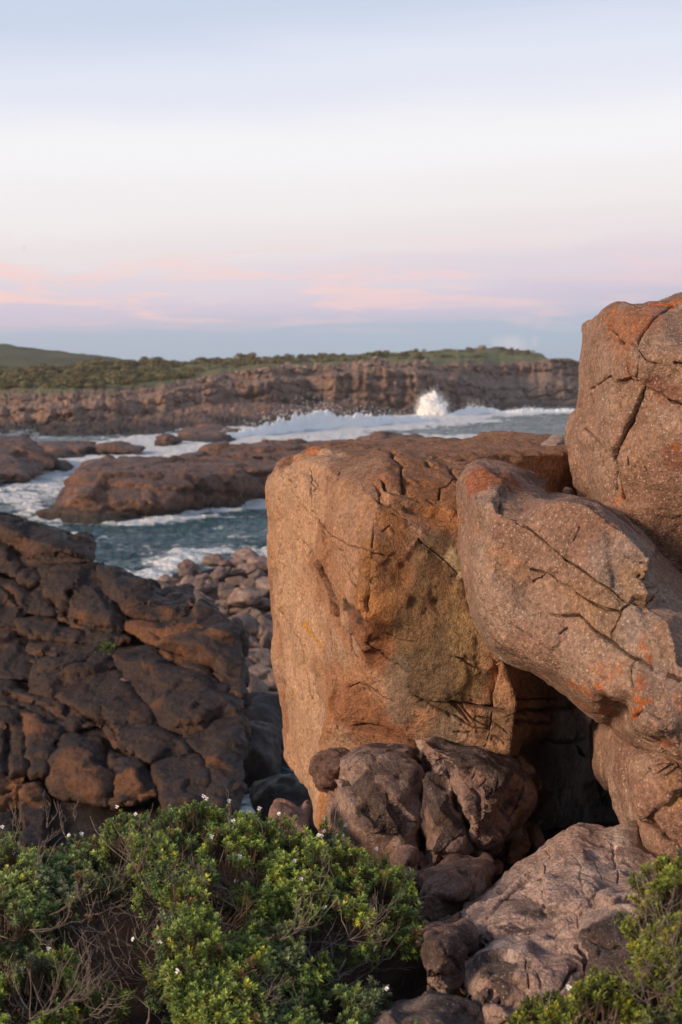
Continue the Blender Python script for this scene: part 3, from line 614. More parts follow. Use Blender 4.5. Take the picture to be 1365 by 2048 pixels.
make_rock('round_cobble', 'smooth pinkish round cobble between the bush and the upright split', 'rock',
    [(784,1712,5.85),(796,1694,5.85),(820,1689,5.85),(838,1696,5.85),(843,1722,5.82),(838,1748,5.8),(800,1752,5.8),(786,1738,5.82)], [(815,1718,5.66)], T=.25, voxel=0.008, rnd=4, fac=(0.02, 5), rough=(0.005, 7), peel=.002, mat=M_LOW,
    pal=lambda V, N, s: palette(V, N, (0.26, 0.165, 0.135), (0.22, 0.13, 0.105), s=4, seed=s))
make_rock('angular_stone', 'grey wedge of stone half hidden behind the bush, just below the pinkish round cobble', 'rock',
    [(800,1752,5.6),(815,1738,5.65),(845,1742,5.65),(852,1775,5.55),(815,1775,5.5)], [(825,1755,5.5)], T=.2, voxel=0.01, rnd=4, fac=(0.01, 5), rough=(0.005, 7), peel=.002, mat=M_LOW,
    pal=lambda V, N, s: palette(V, N, (0.21, 0.15, 0.13), s=4, seed=s))
make_rock('brown_boulder', 'dark brown coarse boulder with a blunt ridge lying below the rock pillar', 'boulder',
    [(842,1748,5.5),(858,1732,5.55),(880,1722,5.6),(940,1710,5.65),(972,1718,5.6),(991,1742,5.55),(988,1765,5.5),(962,1790,5.4),(915,1812,5.3),(890,1850,5.2),(850,1850,5.25),(838,1790,5.4)],
    [(900,1745,5.35),(960,1742,5.38),(905,1790,5.15),(870,1780,5.2),(940,1775,5.25)], creases=[(0,1)], T=.5, voxel=0.0085, rnd=2, fac=(0.035, 4, 0.014), rough=(0.018, 6), peel=.005, mat=M_LOW,
    pal=lambda V, N, s: palette(V, N, (0.25, 0.15, 0.115), (0.18, 0.105, 0.083), (0.29, 0.19, 0.15), 3, s, dark=(0.05, 0.033, 0.03), dark_thr=0.22))
make_rock('shaded_boulder', 'smooth reddish boulder sunk in the shade under the overhanging boulder', 'boulder',
    [(955,1712,6.3),(1000,1690,6.35),(1020,1662,6.4),(1050,1650,6.4),(1064,1690,6.35),(1050,1735,6.2),(1000,1740,6.15)], [(1015,1705,6.12)], T=.5, voxel=0.013, rnd=4, fac=(0.03, 4,.01), rough=(0.008, 5), peel=.003, mat=M_LOW,
    pal=lambda V, N, s: palette(V, N, (0.20, 0.115, 0.09), (0.15, 0.085, 0.066), s=3, seed=s))
make_rock('rounded_boulder', 'rounded brown boulder at the mouth of the dark hollow, right of the smooth reddish one', 'boulder',
    [(1048,1700,6.5),(1050,1665,6.55),(1070,1652,6.55),(1088,1668,6.55),(1092,1692,6.5),(1080,1725,6.4),(1050,1730,6.4)], [(1070,1690,6.3)], T=.4, voxel=0.012, rnd=4, fac=(0.03, 4,.01), rough=(0.008, 5), peel=.003, mat=M_LOW,
    pal=lambda V, N, s: palette(V, N, (0.17, 0.10, 0.08), s=3, seed=s))
make_rock('flat_cobble', 'small reddish cobble between the dark brown boulder and the broad sloping slab', 'rock',
    [(972,1740,6.0),(978,1722,6.0),(1000,1714,6.05),(1012,1730,6.0),(1004,1756,5.9),(980,1762,5.9)], [(992,1736,5.85)], T=.25, voxel=0.01, rnd=8, fac=(0.006, 5), rough=(0.005, 7), peel=.002, mat=M_LOW,
    pal=lambda V, N, s: palette(V, N, (0.21, 0.125, 0.10), s=4, seed=s))

# ---- the broad rocks of the right foreground
def pal_fg(V, N, seed):
    return palette(V, N, (0.40, 0.285, 0.24), (0.34, 0.228, 0.185), (0.45, 0.345, 0.30), 2.2, seed, dark=(0.10, 0.068, 0.06), dark_thr=0.34, dark_s=3)

make_rock('sloping_slab', 'broad pinkish-grey slab sloping from the foot of the leaning slab down to the bush', 'boulder',
    [(916,1838,5.0),(928,1812,5.05),(960,1790,5.1),(986,1770,5.2),(1012,1742,5.28),(1045,1715,5.32),(1080,1698,5.35),(1100,1676,5.4),(1130,1655,5.42),(1165,1642,5.45),(1202,1647,5.5),(1235,1638,5.5),(1270,1630,5.5),(1330,1700,5.3),(1400,1760,5.1),(1400,1860,4.7),
     (1250,1880,4.5),(1120,1890,4.5),(1050,1890,4.5),(980,1885,4.55),(930,1866,4.7)],
    [(985,1795,4.98),(1040,1760,5.05),(1060,1800,4.85),(1000,1830,4.78),(1095,1740,5.05),(1085,1770,4.86),(1110,1830,4.66),(1160,1690,5.1),(1180,1740,4.88),(1165,1800,4.66),(1235,1700,5.12),(1240,1760,4.86),(1220,1790,4.62),(1290,1760,4.85),(1300,1800,4.6),(1030,1860,4.60),(1130,1850,4.54),(1210,1830,4.50),(940,1840,4.85)],
    creases=[(4,5),(5,6),(7,8)], T=.6, voxel=0.0085, rnd=3, fac=(0.045, 2.2, 0.02), rough=(0.014, 4.5), peel=.006, mat=M_SLAB, pal=pal_fg, lift=-0.25,
    lines=[('c', H_((580,360),(540,430),(420,560),(360,620)), 0.0037, 0.009), ('s', H_((580,360),(540,430),(420,560),(360,620)), .06, 0.010), ('c', H_((560,460),(610,500),(680,520)), 0.0030, 0.009), ('c', H_((680,300),(670,400),(690,520),(720,600)), 0.0044, 0.012), ('s', H_((670,300),(672,420),(690,520),(720,605)), .08, -0.025),
           ('c', H_((810,260),(860,330),(850,400),(870,480),(960,440)), 0.0037, 0.009), ('c', H_((840,260),(930,300),(960,400)), 0.0034, 0.007), ('c', H_((1010,200),(1030,300),(1045,410)), 0.0044, 0.012), ('c', H_((640,260),(680,240),(700,280)), 0.0037, 0.009), ('r', H_((760,420),(760,540)), .07, 0.015),
           ('c', H_((900,640),(870,700),(830,560),(940,470)), 0.0034, 0.007), ('r', H_((880,540),(960,480)), .03, 0.005), ('c', H_((350,660),(370,700),(440,730)), 0.0034, 0.007), ('c', H_((440,660),(600,680),(720,690)), 0.0034, 0.009), ('s', H_((350,655),(500,665),(700,690)), .05, -0.010), ('c', H_((720,700),(780,640),(860,600)), 0.0037, 0.007), ('c', H_((250,560),(340,610)), 0.0037, 0.009), ('s', H_((440,580),(480,600),(520,610)), .05, 0.007), ('c', H_((570,560),(540,600)), 0.0022, 0.004), ('c', H_((380,590),(470,600),(600,660)), 0.0034, 0.009), ('r', H_((1000,430),(1060,440)), .04, -0.007)],
    blobs=[(H_((540,520),(640,560)), .06, (0.12,0.08,0.068), .6, 8), (H_((450,640),(600,660)), .025, (0.05,0.034,0.03), .8, 8), (H_((800,380),(900,480)), .07, (0.33,0.24,0.2), .6, 7)], seed=707)
make_rock('warty_rock', 'lumpy brown rock with a bulging head standing on the soil right of the bushes', 'rock',
    [(835,1888,4.5),(842,1866,4.55),(862,1849,4.6),(900,1846,4.65),(938,1856,4.65),(942,1890,4.6),(944,1930,4.5),(925,1960,4.4),(900,1992,4.3),(858,2000,4.3),(848,1970,4.4),(846,1940,4.42),(836,1912,4.45)],
    [(865,1880,4.32),(905,1880,4.32),(890,1920,4.24),(930,1900,4.36),(868,1950,4.26),(870,1925,4.34)], T=.4, voxel=0.0075, rnd=2, fac=(0.035, 5, 0.014), rough=(0.022, 7), peel=.006, mat=M_LOW,
    pal=lambda V, N, s: palette(V, N, (0.28, 0.18, 0.145), (0.21, 0.13, 0.103), (0.33, 0.24, 0.20), 4, s, dark=(0.055, 0.036, 0.032), dark_thr=0.16),
    lines=[('s', H_((60,840),(110,860),(200,870)), .05, -.04), ('c', H_((160,870),(170,930),(200,980)), 0.0037, 0.038), ('c', H_((180,720),(200,780),(260,850)), 0.0037, 0.029)], seed=808)
make_rock('ledge_rock', 'grey-pink ledge of rock with a blunt left corner and a dark hollow under its middle', 'boulder',
    [(931,1985,4.35),(930,1950,4.4),(940,1922,4.45),(952,1905,4.5),(975,1895,4.55),(945,1880,4.7),(944,1862,4.8),(960,1852,4.85),(1000,1860,4.8),(1060,1870,4.7),(1120,1868,4.65),(1150,1850,4.65),(1165,1880,4.45),(1175,1920,4.3),(1170,1970,4.2),(1150,2040,4.1),(1060,2090,4.0),(980,2060,4.1),(940,2015,4.2)],
    [(965,1925,4.28),(1000,1910,4.35),(1050,1910,4.30),(1040,1950,4.16),(960,1975,4.2),(1000,1960,4.2),(1050,1990,4.14),(1000,2020,4.05),(1100,1900,4.35),(1110,1960,4.14),(1100,2010,4.05),(985,1882,4.58),(1060,1885,4.5),(960,2005,4.16),(1140,1900,4.32)],
    creases=[(0,1),(1,2)], T=.5, voxel=0.0075, rnd=3, fac=(0.035, 3.5, 0.014), rough=(0.012, 6), peel=.006, mat=M_SLAB, pal=pal_fg, lift=-0.2,
    lines=[('r', H_((390,960),(450,970),(530,1010)), .03, -.05), ('s', H_((370,770),(480,760),(570,790)), .04, -.03), ('c', H_((580,790),(590,870),(595,940)), 0.0026, 0.019), ('c', H_((720,970),(770,930),(800,870),(850,830)), 0.0037, 0.045), ('c', H_((640,840),(660,900),(650,940)), 0.0030, 0.019), ('r', H_((350,900),(370,940)), .03, -.03), ('c', H_((310,790),(300,720),(320,680)), 0.0037, 0.045)],
    blobs=[(H_((380,790),(440,850),(420,930)), .06, (0.055,0.037,0.033), .85, 9), (H_((350,960),(400,980)), .04, (0.07,0.045,0.04), .8, 9), (H_((480,890),(520,900)), .03, (0.08,0.05,0.045), .6, 12)], seed=909)
make_rock('shadowed_rock', 'black-topped rock in the right foreground between the two right-hand bushes', 'boulder',
    [(1160,1880,4.3),(1170,1850,4.4),(1180,1840,4.45),(1225,1815,4.55),(1285,1812,4.55),(1330,1830,4.5),(1400,1850,4.45),(1400,2000,4.0),(1300,2060,3.95),(1200,2060,3.95),(1165,1990,4.1),(1168,1930,4.2)],
    [(1200,1860,4.25),(1270,1850,4.26),(1330,1880,4.15),(1200,1920,4.12),(1280,1940,4.02),(1240,2000,3.98),(1190,1900,4.14)], T=.5, voxel=0.0075, rnd=3, fac=(0.035, 3.5, 0.014), rough=(0.012, 6), peel=.005, mat=M_LOW, pal=pal_fg, lift=-0.2,
    lines=[('s', H_((850,740),(900,760),(870,870)), .04, -.03), ('c', H_((850,850),(900,780)), 0.0030, 0.029), ('c', H_((900,700),(1000,740),(1100,720)), 0.0037, 0.029)],
    blobs=[(H_((930,720),(1050,760),(1200,800)), .15, (0.045,0.03,0.028), .92, 5), (H_((930,640),(1080,600)), .08, (0.05,0.034,0.03), .85, 7), (H_((1150,620),(1200,640)), .06, (0.3,0.24,0.22), .6, 8)], seed=1010)  # the two dark patches paint the shadow on this rock
make_rock('knuckled_rock', 'row of worn pink knuckles of rock just left of the right-hand bush', 'rock',
    [(1190,1800,4.62),(1196,1782,4.7),(1230,1778,4.75),(1252,1768,4.78),(1275,1752,4.8),(1310,1748,4.8),(1340,1780,4.7),(1340,1840,4.55),(1260,1836,4.5),(1200,1832,4.5)],
    [(1225,1800,4.45),(1268,1785,4.5),(1300,1785,4.5),(1300,1810,4.42)], T=.35, voxel=0.0075, rnd=6, fac=(0.02, 5.0, 0.008), rough=(0.010, 7), peel=.005, mat=M_SLAB, pal=pal_fg, lift=-0.15,
    lines=[('c', H_((1060,480),(1040,530),(1020,570)), 0.0044, 0.045), ('c', H_((1100,470),(1080,560)), 0.0037, 0.038), ('c', H_((1140,500),(1130,560)), 0.0037, 0.038)], seed=1111)
make_rock('dark_flat_rock', 'low black-crusted rock at the bottom edge, between the middle bush and the grey-pink ledge', 'rock',
    [(736,2040,4.1),(760,2018,4.15),(800,2002,4.2),(850,1994,4.22),(905,2000,4.22),(945,2020,4.15),(975,2050,4.05),(985,2120,3.85),(720,2120,3.85)],
    [(800,2040,3.95),(880,2035,3.95),(930,2060,3.92)], T=.4, voxel=0.0075, rnd=2, fac=(0.03, 4, .012), rough=(0.02, 7), peel=.004, mat=M_LOW, lift=-0.15,
    pal=lambda V, N, s: palette(V, N, (0.095, 0.07, 0.062), (0.20, 0.15, 0.135), (0.055, 0.04, 0.037), 4, s))
make_rock('pink_stone', 'small pinkish stone poking out behind the top of the flowering bush', 'rock',
    [(535,1640,5.9),(540,1610,5.95),(552,1602,5.98),(580,1608,5.98),(605,1622,5.95),(625,1640,5.9),(620,1680,5.8),(545,1680,5.8)], [(560,1622,5.86),(590,1634,5.84)], T=.3, voxel=0.01, rnd=1, fac=(0.012, 5), rough=(0.006, 7), peel=.003, mat=M_LOW,
    pal=lambda V, N, s: palette(V, N, (0.27, 0.16, 0.13), (0.22, 0.12, 0.09), s=4, seed=s))

# ================================================================== the dark jointed outcrop on the left
def dY(px, py):
    return 21.5 - (py - 1040) / 600 * 6.0 - (px - 200) * 0.0015

def pal_dark(V, N, seed):
    C = palette(V, N, (0.066, 0.036, 0.026), (0.042, 0.026, 0.021), (0.092, 0.045, 0.026), 0.8, seed)
    f = sstep(0.30, 0.75, N[:, 2] + 0.5 * fbm(V * 1.1, 5, seed + 3))[:, None] * 0.85           # black film on the tops
    C = C * (1 - f) + np.array((0.031, 0.021, 0.018)) * f
    o = sstep(0.14, 0.34, fbm(V * 1.4 + 3, 5, seed + 8, 0.6) - 0.15 * N[:, 2])[:, None] * 0.6   # rust below
    return C * (1 - o) + np.array((0.15, 0.060, 0.020)) * o

def outcrop(name, label, pts, bulge=0.35, arris=None, extra=(), lines=(), blobs=(), T=1.6, rnd=0, off=0.0):
    cx = np.mean([p[0] for p in pts]); cy = np.mean([p[1] for p in pts]); ex = lambda x, y: (x + 6 * (x - cx) / (math.hypot(x - cx, y - cy) + 1), y + 6 * (y - cy) / (math.hypot(x - cx, y - cy) + 1))
    bulge *= .5
    out = [(*ex(x, y), dY(x, y) + off) for x, y in pts]
    inner = []
    if arris: inner += [(x, y, dY(x, y) + off - b * .62) for x, y, b in arris]
    else:
        ra = random.Random(int(cx * 7 + cy)); ta = ra.uniform(0, 6.28); hw = max(abs(x - cx) for x, y in pts)
        for x, y in pts:
            qx, qy = cx + (x - cx) * 0.90, cy + (y - cy) * 0.86
            inner.append((qx, qy, dY(qx, qy) + off - bulge * (.9 + .35 * ((x - cx) * math.cos(ta) + (y - cy) * math.sin(ta)) / hw + ra.uniform(-.15, .15))))
    k = len(name) + int(cx)
    return make_rock(name, label, 'rock', out, inner, T=T, voxel=0.028, rnd=rnd, fac=(0.06, 0.8, 0.05), rough=(0.03, 1.6), peel=0.018, pre=1, lines=lines, blobs=blobs, pal=pal_dark, mat=M_DARK, shrink=1.0, seed=k, group='joint blocks of the dark outcrop', fine=1)
L_ = lambda *p: cr(0, 1020, .4396, p)
outcrop('rock_block', 'domed boulder crowning the dark outcrop against the water', [(-400,1020),(0,1039),(88,1056),(140,1074),(168,1089),(181,1104),(180,1126),(114,1129),(66,1132),(48,1146),(26,1106),(0,1080),(-400,1060)], arris=[(0,1060,.5),(90,1085,.6),(150,1102,.55),(-90,1045,.4)], lines=[('c', L_((60,190),(140,215),(260,200),(400,205)), .03, .06)])
outcrop('rock_block', 'narrow block under the left end of the domed crowning boulder', [(-400,1068),(0,1083),(18,1093),(46,1146),(44,1158),(0,1153),(-400,1140)])
outcrop('rock_block', 'fist-shaped small block pinched below the domed crowning boulder', [(46,1148),(62,1140),(78,1156),(72,1168),(48,1164)], bulge=.25, T=.6)
outcrop('rock_block', 'big wedge-shaped block with a V-shaped crack, pointing down to the middle of the outcrop', [(70,1136),(193,1137),(204,1156),(210,1178),(228,1205),(247,1232),(246,1258),(220,1270),(163,1262),(123,1243),(116,1232),(88,1168)], arris=[(110,1150,.3),(180,1155,.35),(150,1215,.5),(220,1235,.5),(200,1190,.5)], lines=[('c', L_((272,500),(300,410),(350,325)), .04, .15), ('c', L_((330,500),(450,540),(540,545)), .03, .05)])
outcrop('rock_block', 'long sloping block below the skyline with a sharp upper left corner', [(198,1135),(229,1144),(286,1166),(321,1188),(382,1204),(376,1228),(334,1246),(248,1231),(212,1190),(200,1148)], arris=[(230,1165,.4),(290,1190,.45),(345,1212,.4),(260,1212,.5)], lines=[('c', L_((560,440),(650,420),(860,415)), .03, .08)])
outcrop('rock_block', 'large block whose rusty right-hand face drops sheer into the gully', [(250,1236),(334,1248),(382,1236),(398,1207),(440,1233),(468,1252),(478,1271),(481,1330),(482,1392),(440,1370),(422,1330),(316,1295),(259,1268)], arris=[(262,1246,.3),(330,1256,.35),(390,1243,.4),(450,1262,.45),(470,1290,.1),(400,1290,.5),(330,1280,.45),(445,1330,.25)], blobs=[(L_((600,530),(720,560),(860,540)), .25, (0.22,0.09,0.03), .6, 2.5), (L_((950,560),(1040,580)), .12, (0.22,0.09,0.03), .6, 4)], T=2.2)
outcrop('rock_block', 'hulking dark block at the left border below the V-cracked wedge', [(-400,1146),(0,1157),(26,1161),(62,1188),(88,1171),(116,1235),(44,1229),(40,1260),(-400,1266)], lines=[('c', L_((0,330),(60,380),(100,460)), .03, .08)])
outcrop('rock_block', 'thin flat-topped block stretched along the middle of the outcrop', [(40,1242),(114,1237),(163,1264),(220,1273),(256,1277),(233,1294),(215,1293),(176,1289),(84,1281),(40,1268)], bulge=.25)
outcrop('rock_block', 'black block at the left border with a vertical right side', [(-400,1270),(0,1269),(66,1287),(67,1356),(53,1364),(0,1360),(-400,1358)])
outcrop('rock_block', 'folded dark block in the centre of the outcrop, left of the plant in the crack', [(70,1287),(193,1287),(220,1302),(229,1337),(193,1355),(106,1396),(70,1387)], arris=[(90,1300,.3),(190,1300,.35),(120,1345,.5),(180,1335,.4),(100,1370,.4)], lines=[('c', L_((170,740),(260,720),(400,660)), .03, .10), ('c', L_((160,650),(260,660),(330,640)), .03, .06)])
outcrop('rock_block', 'widest slab of the outcrop, tilting right to a sheer dark end', [(224,1302),(308,1296),(420,1331),(440,1370),(481,1392),(487,1440),(426,1444),(413,1461),(374,1474),(325,1456),(259,1373),(233,1337)], arris=[(245,1320,.35),(310,1320,.45),(400,1360,.5),(455,1400,.45),(330,1400,.55),(400,1430,.5),(350,1450,.4)], lines=[('c', L_((700,620),(780,680),(960,760)), .03, .08)], blobs=[(L_((740,650),(960,690)), .12, (0.2,0.085,0.03), .6, 4)], T=2)
outcrop('rock_block', 'smooth dark slab just below the plant growing in the crack', [(112,1391),(193,1359),(237,1351),(259,1378),(316,1453),(303,1457),(198,1440),(132,1409)], bulge=.3)
outcrop('rock_block', 'dark end block dropping into the gully at the lower right corner of the outcrop', [(431,1446),(487,1443),(489,1530),(477,1585),(452,1700),(418,1700),(418,1530),(398,1508),(372,1478),(413,1466)], arris=[(432,1462,.4),(470,1460,.35),(432,1520,.5),(470,1540,.15),(436,1600,.4)], T=2.2)
outcrop('rock_block', 'creased block sloping in from the left border below the black one', [(-400,1364),(0,1369),(70,1391),(132,1413),(193,1440),(202,1453),(123,1462),(26,1413),(-400,1400)], bulge=.25, lines=[('c', L_((60,850),(180,880),(300,960)), .03, .06)])
outcrop('rock_block', 'plain wedge block above the rounded rusty boulder, pointing right', [(207,1444),(303,1462),(369,1479),(396,1511),(303,1527),(229,1500),(215,1462)], bulge=.35)
outcrop('rock_block', 'big rounded rusty boulder low in the outcrop with deep cracks on both sides', [(127,1466),(198,1479),(215,1528),(226,1592),(211,1612),(106,1587),(100,1548),(110,1492)], arris=[(140,1485,.4),(190,1500,.45),(150,1545,.7),(200,1570,.55),(125,1560,.55)], blobs=[(L_((300,1150),(420,1200)), .3, (0.16,0.07,0.03), .6, 2)])
outcrop('rock_block', 'rust-orange tapering block next to the big rounded boulder', [(220,1503),(246,1513),(316,1562),(318,1596),(264,1615),(233,1610),(224,1550)], bulge=.4, blobs=[(L_((560,1230),(640,1270)), .25, (0.22,0.09,0.03), .8, 3)])
outcrop('rock_block', 'pale brown lowest right block, just above the top of the flowering bush', [(306,1530),(356,1522),(396,1513),(418,1545),(422,1600),(413,1700),(350,1700),(322,1600),(318,1565)], bulge=.4)
outcrop('rock_block', 'column-like block with rusty upper corner, left of the big rounded boulder', [(31,1422),(66,1438),(121,1464),(103,1500),(94,1550),(62,1556),(57,1462)], bulge=.35, blobs=[(L_((100,950),(160,990)), .15, (0.19,0.08,0.03), .7, 4)])
outcrop('rock_block', 'dark tall block at the left border above the ribbed rusty rock', [(-400,1402),(0,1400),(26,1415),(55,1462),(60,1545),(9,1563),(-400,1572)], lines=[('c', L_((40,960),(30,1080),(20,1220)), .04, .15)])
outcrop('rock_block', 'ribbed rusty rock at the left border low in the outcrop', [(-400,1577),(9,1567),(50,1549),(42,1600),(22,1700),(-400,1700)], bulge=.4, blobs=[(L_((30,1290),(90,1200)), .25, (0.20,0.085,0.03), .8, 3)], lines=[('c', L_((0,1290),(60,1240),(110,1210)), .04, .12), ('c', L_((0,1370),(60,1300)), .04, .12)])
outcrop('rock_block', 'short rusty column between the ribbed rock and the big rounded boulder', [(46,1576),(75,1568),(90,1600),(90,1700),(40,1700)], bulge=.35, blobs=[(L_((120,1260),(150,1320)), .15, (0.20,0.085,0.03), .8, 4)])
make_rock('bedrock_mass', 'unbroken dark bedrock showing in the joints under the blocks of the left outcrop', 'rock',
    [(x, y, dY(x, y) + .30) for x, y in [(-430,1030),(0,1052),(90,1068),(160,1098),(195,1145),(240,1160),(300,1185),(370,1225),(420,1260),(440,1300),(445,1400),(440,1530),(420,1640),(400,1760),(-430,1760)]],
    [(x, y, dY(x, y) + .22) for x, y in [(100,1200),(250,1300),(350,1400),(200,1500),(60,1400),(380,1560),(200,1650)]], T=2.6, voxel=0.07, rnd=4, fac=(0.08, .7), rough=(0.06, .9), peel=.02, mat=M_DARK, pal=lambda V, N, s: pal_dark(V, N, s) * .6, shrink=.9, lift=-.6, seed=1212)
# ================================================================== ground, gully, boulder heap
def ground_z(x, y):
    z = np.interp(y, [-60, -5, 2, 4.3, 5.5, 6.8, 9, 12, 16, 20, 30], [6.5, 5.4, 5.12, 4.98, 4.88, 4.70, 3.9, 1.9, 0.3, -1.2, -3])
    return z + np.where(y < 9, 0.06 * np.clip(x, -1, 3), 0) - .22 * sstep(.35, -.1, x) * sstep(2.2, 3.6, y) * (1 - sstep(5.2, 6.6, y))

def build_ground():
    xs = np.concatenate([np.linspace(-300, -14, 30), np.linspace(-13, -3.2, 40), np.linspace(-3, 3, 200), np.linspace(3.2, 13, 40), np.linspace(14, 300, 30)])
    ys = np.concatenate([np.linspace(-300, -6, 30), np.linspace(-5, 2.5, 30), np.linspace(2.55, 8, 180), np.linspace(8.1, 30, 60)])
    X, Y = np.meshgrid(xs, ys); P = np.stack([X.ravel(), Y.ravel(), np.zeros(X.size)], 1)
    P[:, 2] = ground_z(P[:, 0], P[:, 1])
    P[:, 2] += fbm(P * [1.5, 1.5, 1], 5, 3) * 0.10 + fbm(P * [9, 9, 1], 4, 4) * 0.02 + ridged(P * [28, 28, 1], 3, 6) * 0.008
    n, m = len(ys), len(xs)
    i = np.arange(n * m).reshape(n, m)
    f = np.stack([i[:-1, :-1], i[:-1, 1:], i[1:, 1:], i[1:, :-1]], -1).reshape(-1, 4)
    me = mesh_arrays('ground', P, [f]); shade_smooth(me)
    m_, nt, b = new_mat('dark_soil')
    tc = nt.nodes.new('ShaderNodeTexCoord')
    n1 = noise_n(nt, tc.outputs['Object'], 6, 8, .7); n2 = noise_n(nt, tc.outputs['Object'], 60, 5, .7)
    c = mixc(nt, mapr(nt, n1.outputs[0], .35, .65, 0, 1), (0.012, 0.008, 0.006), (0.026, 0.016, 0.012))
    c = mixc(nt, mapr(nt, n2.outputs[0], .55, .7, 0, .6), c, (0.07, 0.042, 0.028))
    nt.links.new(c, b.inputs['Base Color']); b.inputs['Roughness'].default_value = .95; b.inputs['Specular IOR Level'].default_value = .12
    bp = nt.nodes.new('ShaderNodeBump'); bp.inputs['Distance'].default_value = .02; bp.inputs['Strength'].default_value = .8
    nt.links.new(n2.outputs[0], bp.inputs['Height']); nt.links.new(bp.outputs[0], b.inputs['Normal'])
    tag(link('ground', me, m_), kind='structure', label='dark brown soil under the bushes')
build_ground()

def hull_variant(seed, n=15, sub=3, rad=(1, 1, .75), s_f=1.2):
    r = np.random.default_rng(seed)
    d = r.normal(size=(n, 3)); d /= np.linalg.norm(d, axis=1)[:, None]
    d *= r.uniform(.8, 1.05, (n, 1)) * np.array(rad)
    bm = bmesh.new()
    for p in d: bm.verts.new(p)
    bmesh.ops.convex_hull(bm, input=bm.verts[:]); bmesh.ops.delete(bm, geom=[v for v in bm.verts if not v.link_faces], context='VERTS')
    me = bpy.data.meshes.new('b'); bm.to_mesh(me); bm.free()
    me = remesh(me, .055)
    V = get_v(me); E = get_e(me)
    V = smooth_mesh(V, E, 3); set_v(me, V); N = get_n(me)
    V = V + N * (facet(V, s_f, seed) * .10 + fbm(V * 2, 5, seed) * .07)[:, None]
    V = smooth_mesh(V, E, 2)
    V[:, 2] -= V[:, 2].min() * .0
    set_v(me, V); shade_smooth(me)
    return me

def pal_heap(V, N, seed):
    return palette(V, N, (0.24, 0.165, 0.132), (0.19, 0.128, 0.105), (0.29, 0.215, 0.18), 1.2, seed, dark=(0.06, 0.042, 0.036), dark_thr=.42, dark_s=1.6)
HV = []
for k in range(10):
    me = hull_variant(900 + k, rad=(1, .85 + .03 * k, .62 + .03 * (k % 4)))
    V = get_v(me); N = get_n(me)
    set_col(me, pal_heap(V, N, 30 + k) * np.array([1, 1 + .02 * (k % 3), 1 + .03 * (k % 4)]) * (.8 + .05 * k)); me.materials.append(M_HEAP)
    HV.append(me)

def heap_boulder(px, py, Y, w, label, mesh=None, rz=None, tilt=None, group=None, zs=1.0):
    """a loose boulder whose middle is seen at (px,py); w = width in pixels"""
    r = w / 2 * Y / F
    o = bpy.data.objects.new('loose_boulder', mesh or random.choice(HV)); COL.objects.link(o)
    o.location = W(px, py, Y); o.scale = (r, r * random.uniform(.8, 1.1), r * zs)
    t = .35 if tilt is None else tilt
    o.rotation_euler = (random.uniform(-t, t), random.uniform(-t, t), random.uniform(0, 6.28) if rz is None else rz)
    return tag(o, label, 'boulder', group)

def heapY(py): return np.interp(py, [1090, 1160, 1250, 1350, 1450, 1560], [46.5, 43, 37, 31.5, 27, 23.5])
heap_boulder(487, 1196, 39.5, 92, 'large pale grey boulder standing out in the middle of the boulder heap', HV[9], 0.5, .15, 'boulders heaped beyond the outcrop', .95)
heap_boulder(520, 1345, 31, 100, 'big flat pale boulder at the bottom of the heap beside the squared boulder', HV[8], 1.5, .15, 'boulders heaped beyond the outcrop', .7)
heap_boulder(375, 1132, 44, 46, 'upright knob of rock at the left top of the boulder heap', HV[3], .3, .1, 'boulders heaped beyond the outcrop', 1.1)
heap_boulder(430, 1120, 45, 60, 'flat-topped brown rock on the skyline of the boulder heap, next to the upright knob', HV[5], .9, .1, 'boulders heaped beyond the outcrop', .8)
heap_boulder(496, 1112, 46, 72, 'topmost broad boulder of the heap, against the water', HV[6], 2.0, .1, 'boulders heaped beyond the outcrop', .8)
heap_boulder(330, 1165, 43, 56, 'leftmost low boulder of the heap at the water', HV[7], 1.2, .1, 'boulders heaped beyond the outcrop', .7)
rr = np.random.default_rng(5)
placed = []
def top_edge(px): return np.interp(px, [295, 320, 345, 370, 410, 440, 480, 510, 560, 700], [1172, 1152, 1132, 1122, 1118, 1108, 1098, 1100, 1108, 1110])
for t in range(2500):
    if len(placed) > 170: break
    px = rr.uniform(300, 600); py = rr.uniform(1105, 1420)
    w = rr.choice([62, 84, 104, 132]) * rr.uniform(.85, 1.15) * np.interp(py, [1100, 1400], [.8, 1.25])
    if py < top_edge(px) + w * .33: continue
    if py > 1180 + (px - 300) * 0.28 + 60 + (240 if px > 470 else 0): continue      # hidden behind the outcrop
    if any(math.hypot(px - q[0], (py - q[1]) * 1.5) < (w + q[2]) * .21 for q in placed): continue
    placed.append((px, py, w))
    heap_boulder(px, py, heapY(py) + rr.uniform(-.3, .3), w, 'plain brown rounded boulder in the heap between the dark outcrop and the water', None, None, None, 'boulders heaped beyond the outcrop', rr.uniform(.7, 1))

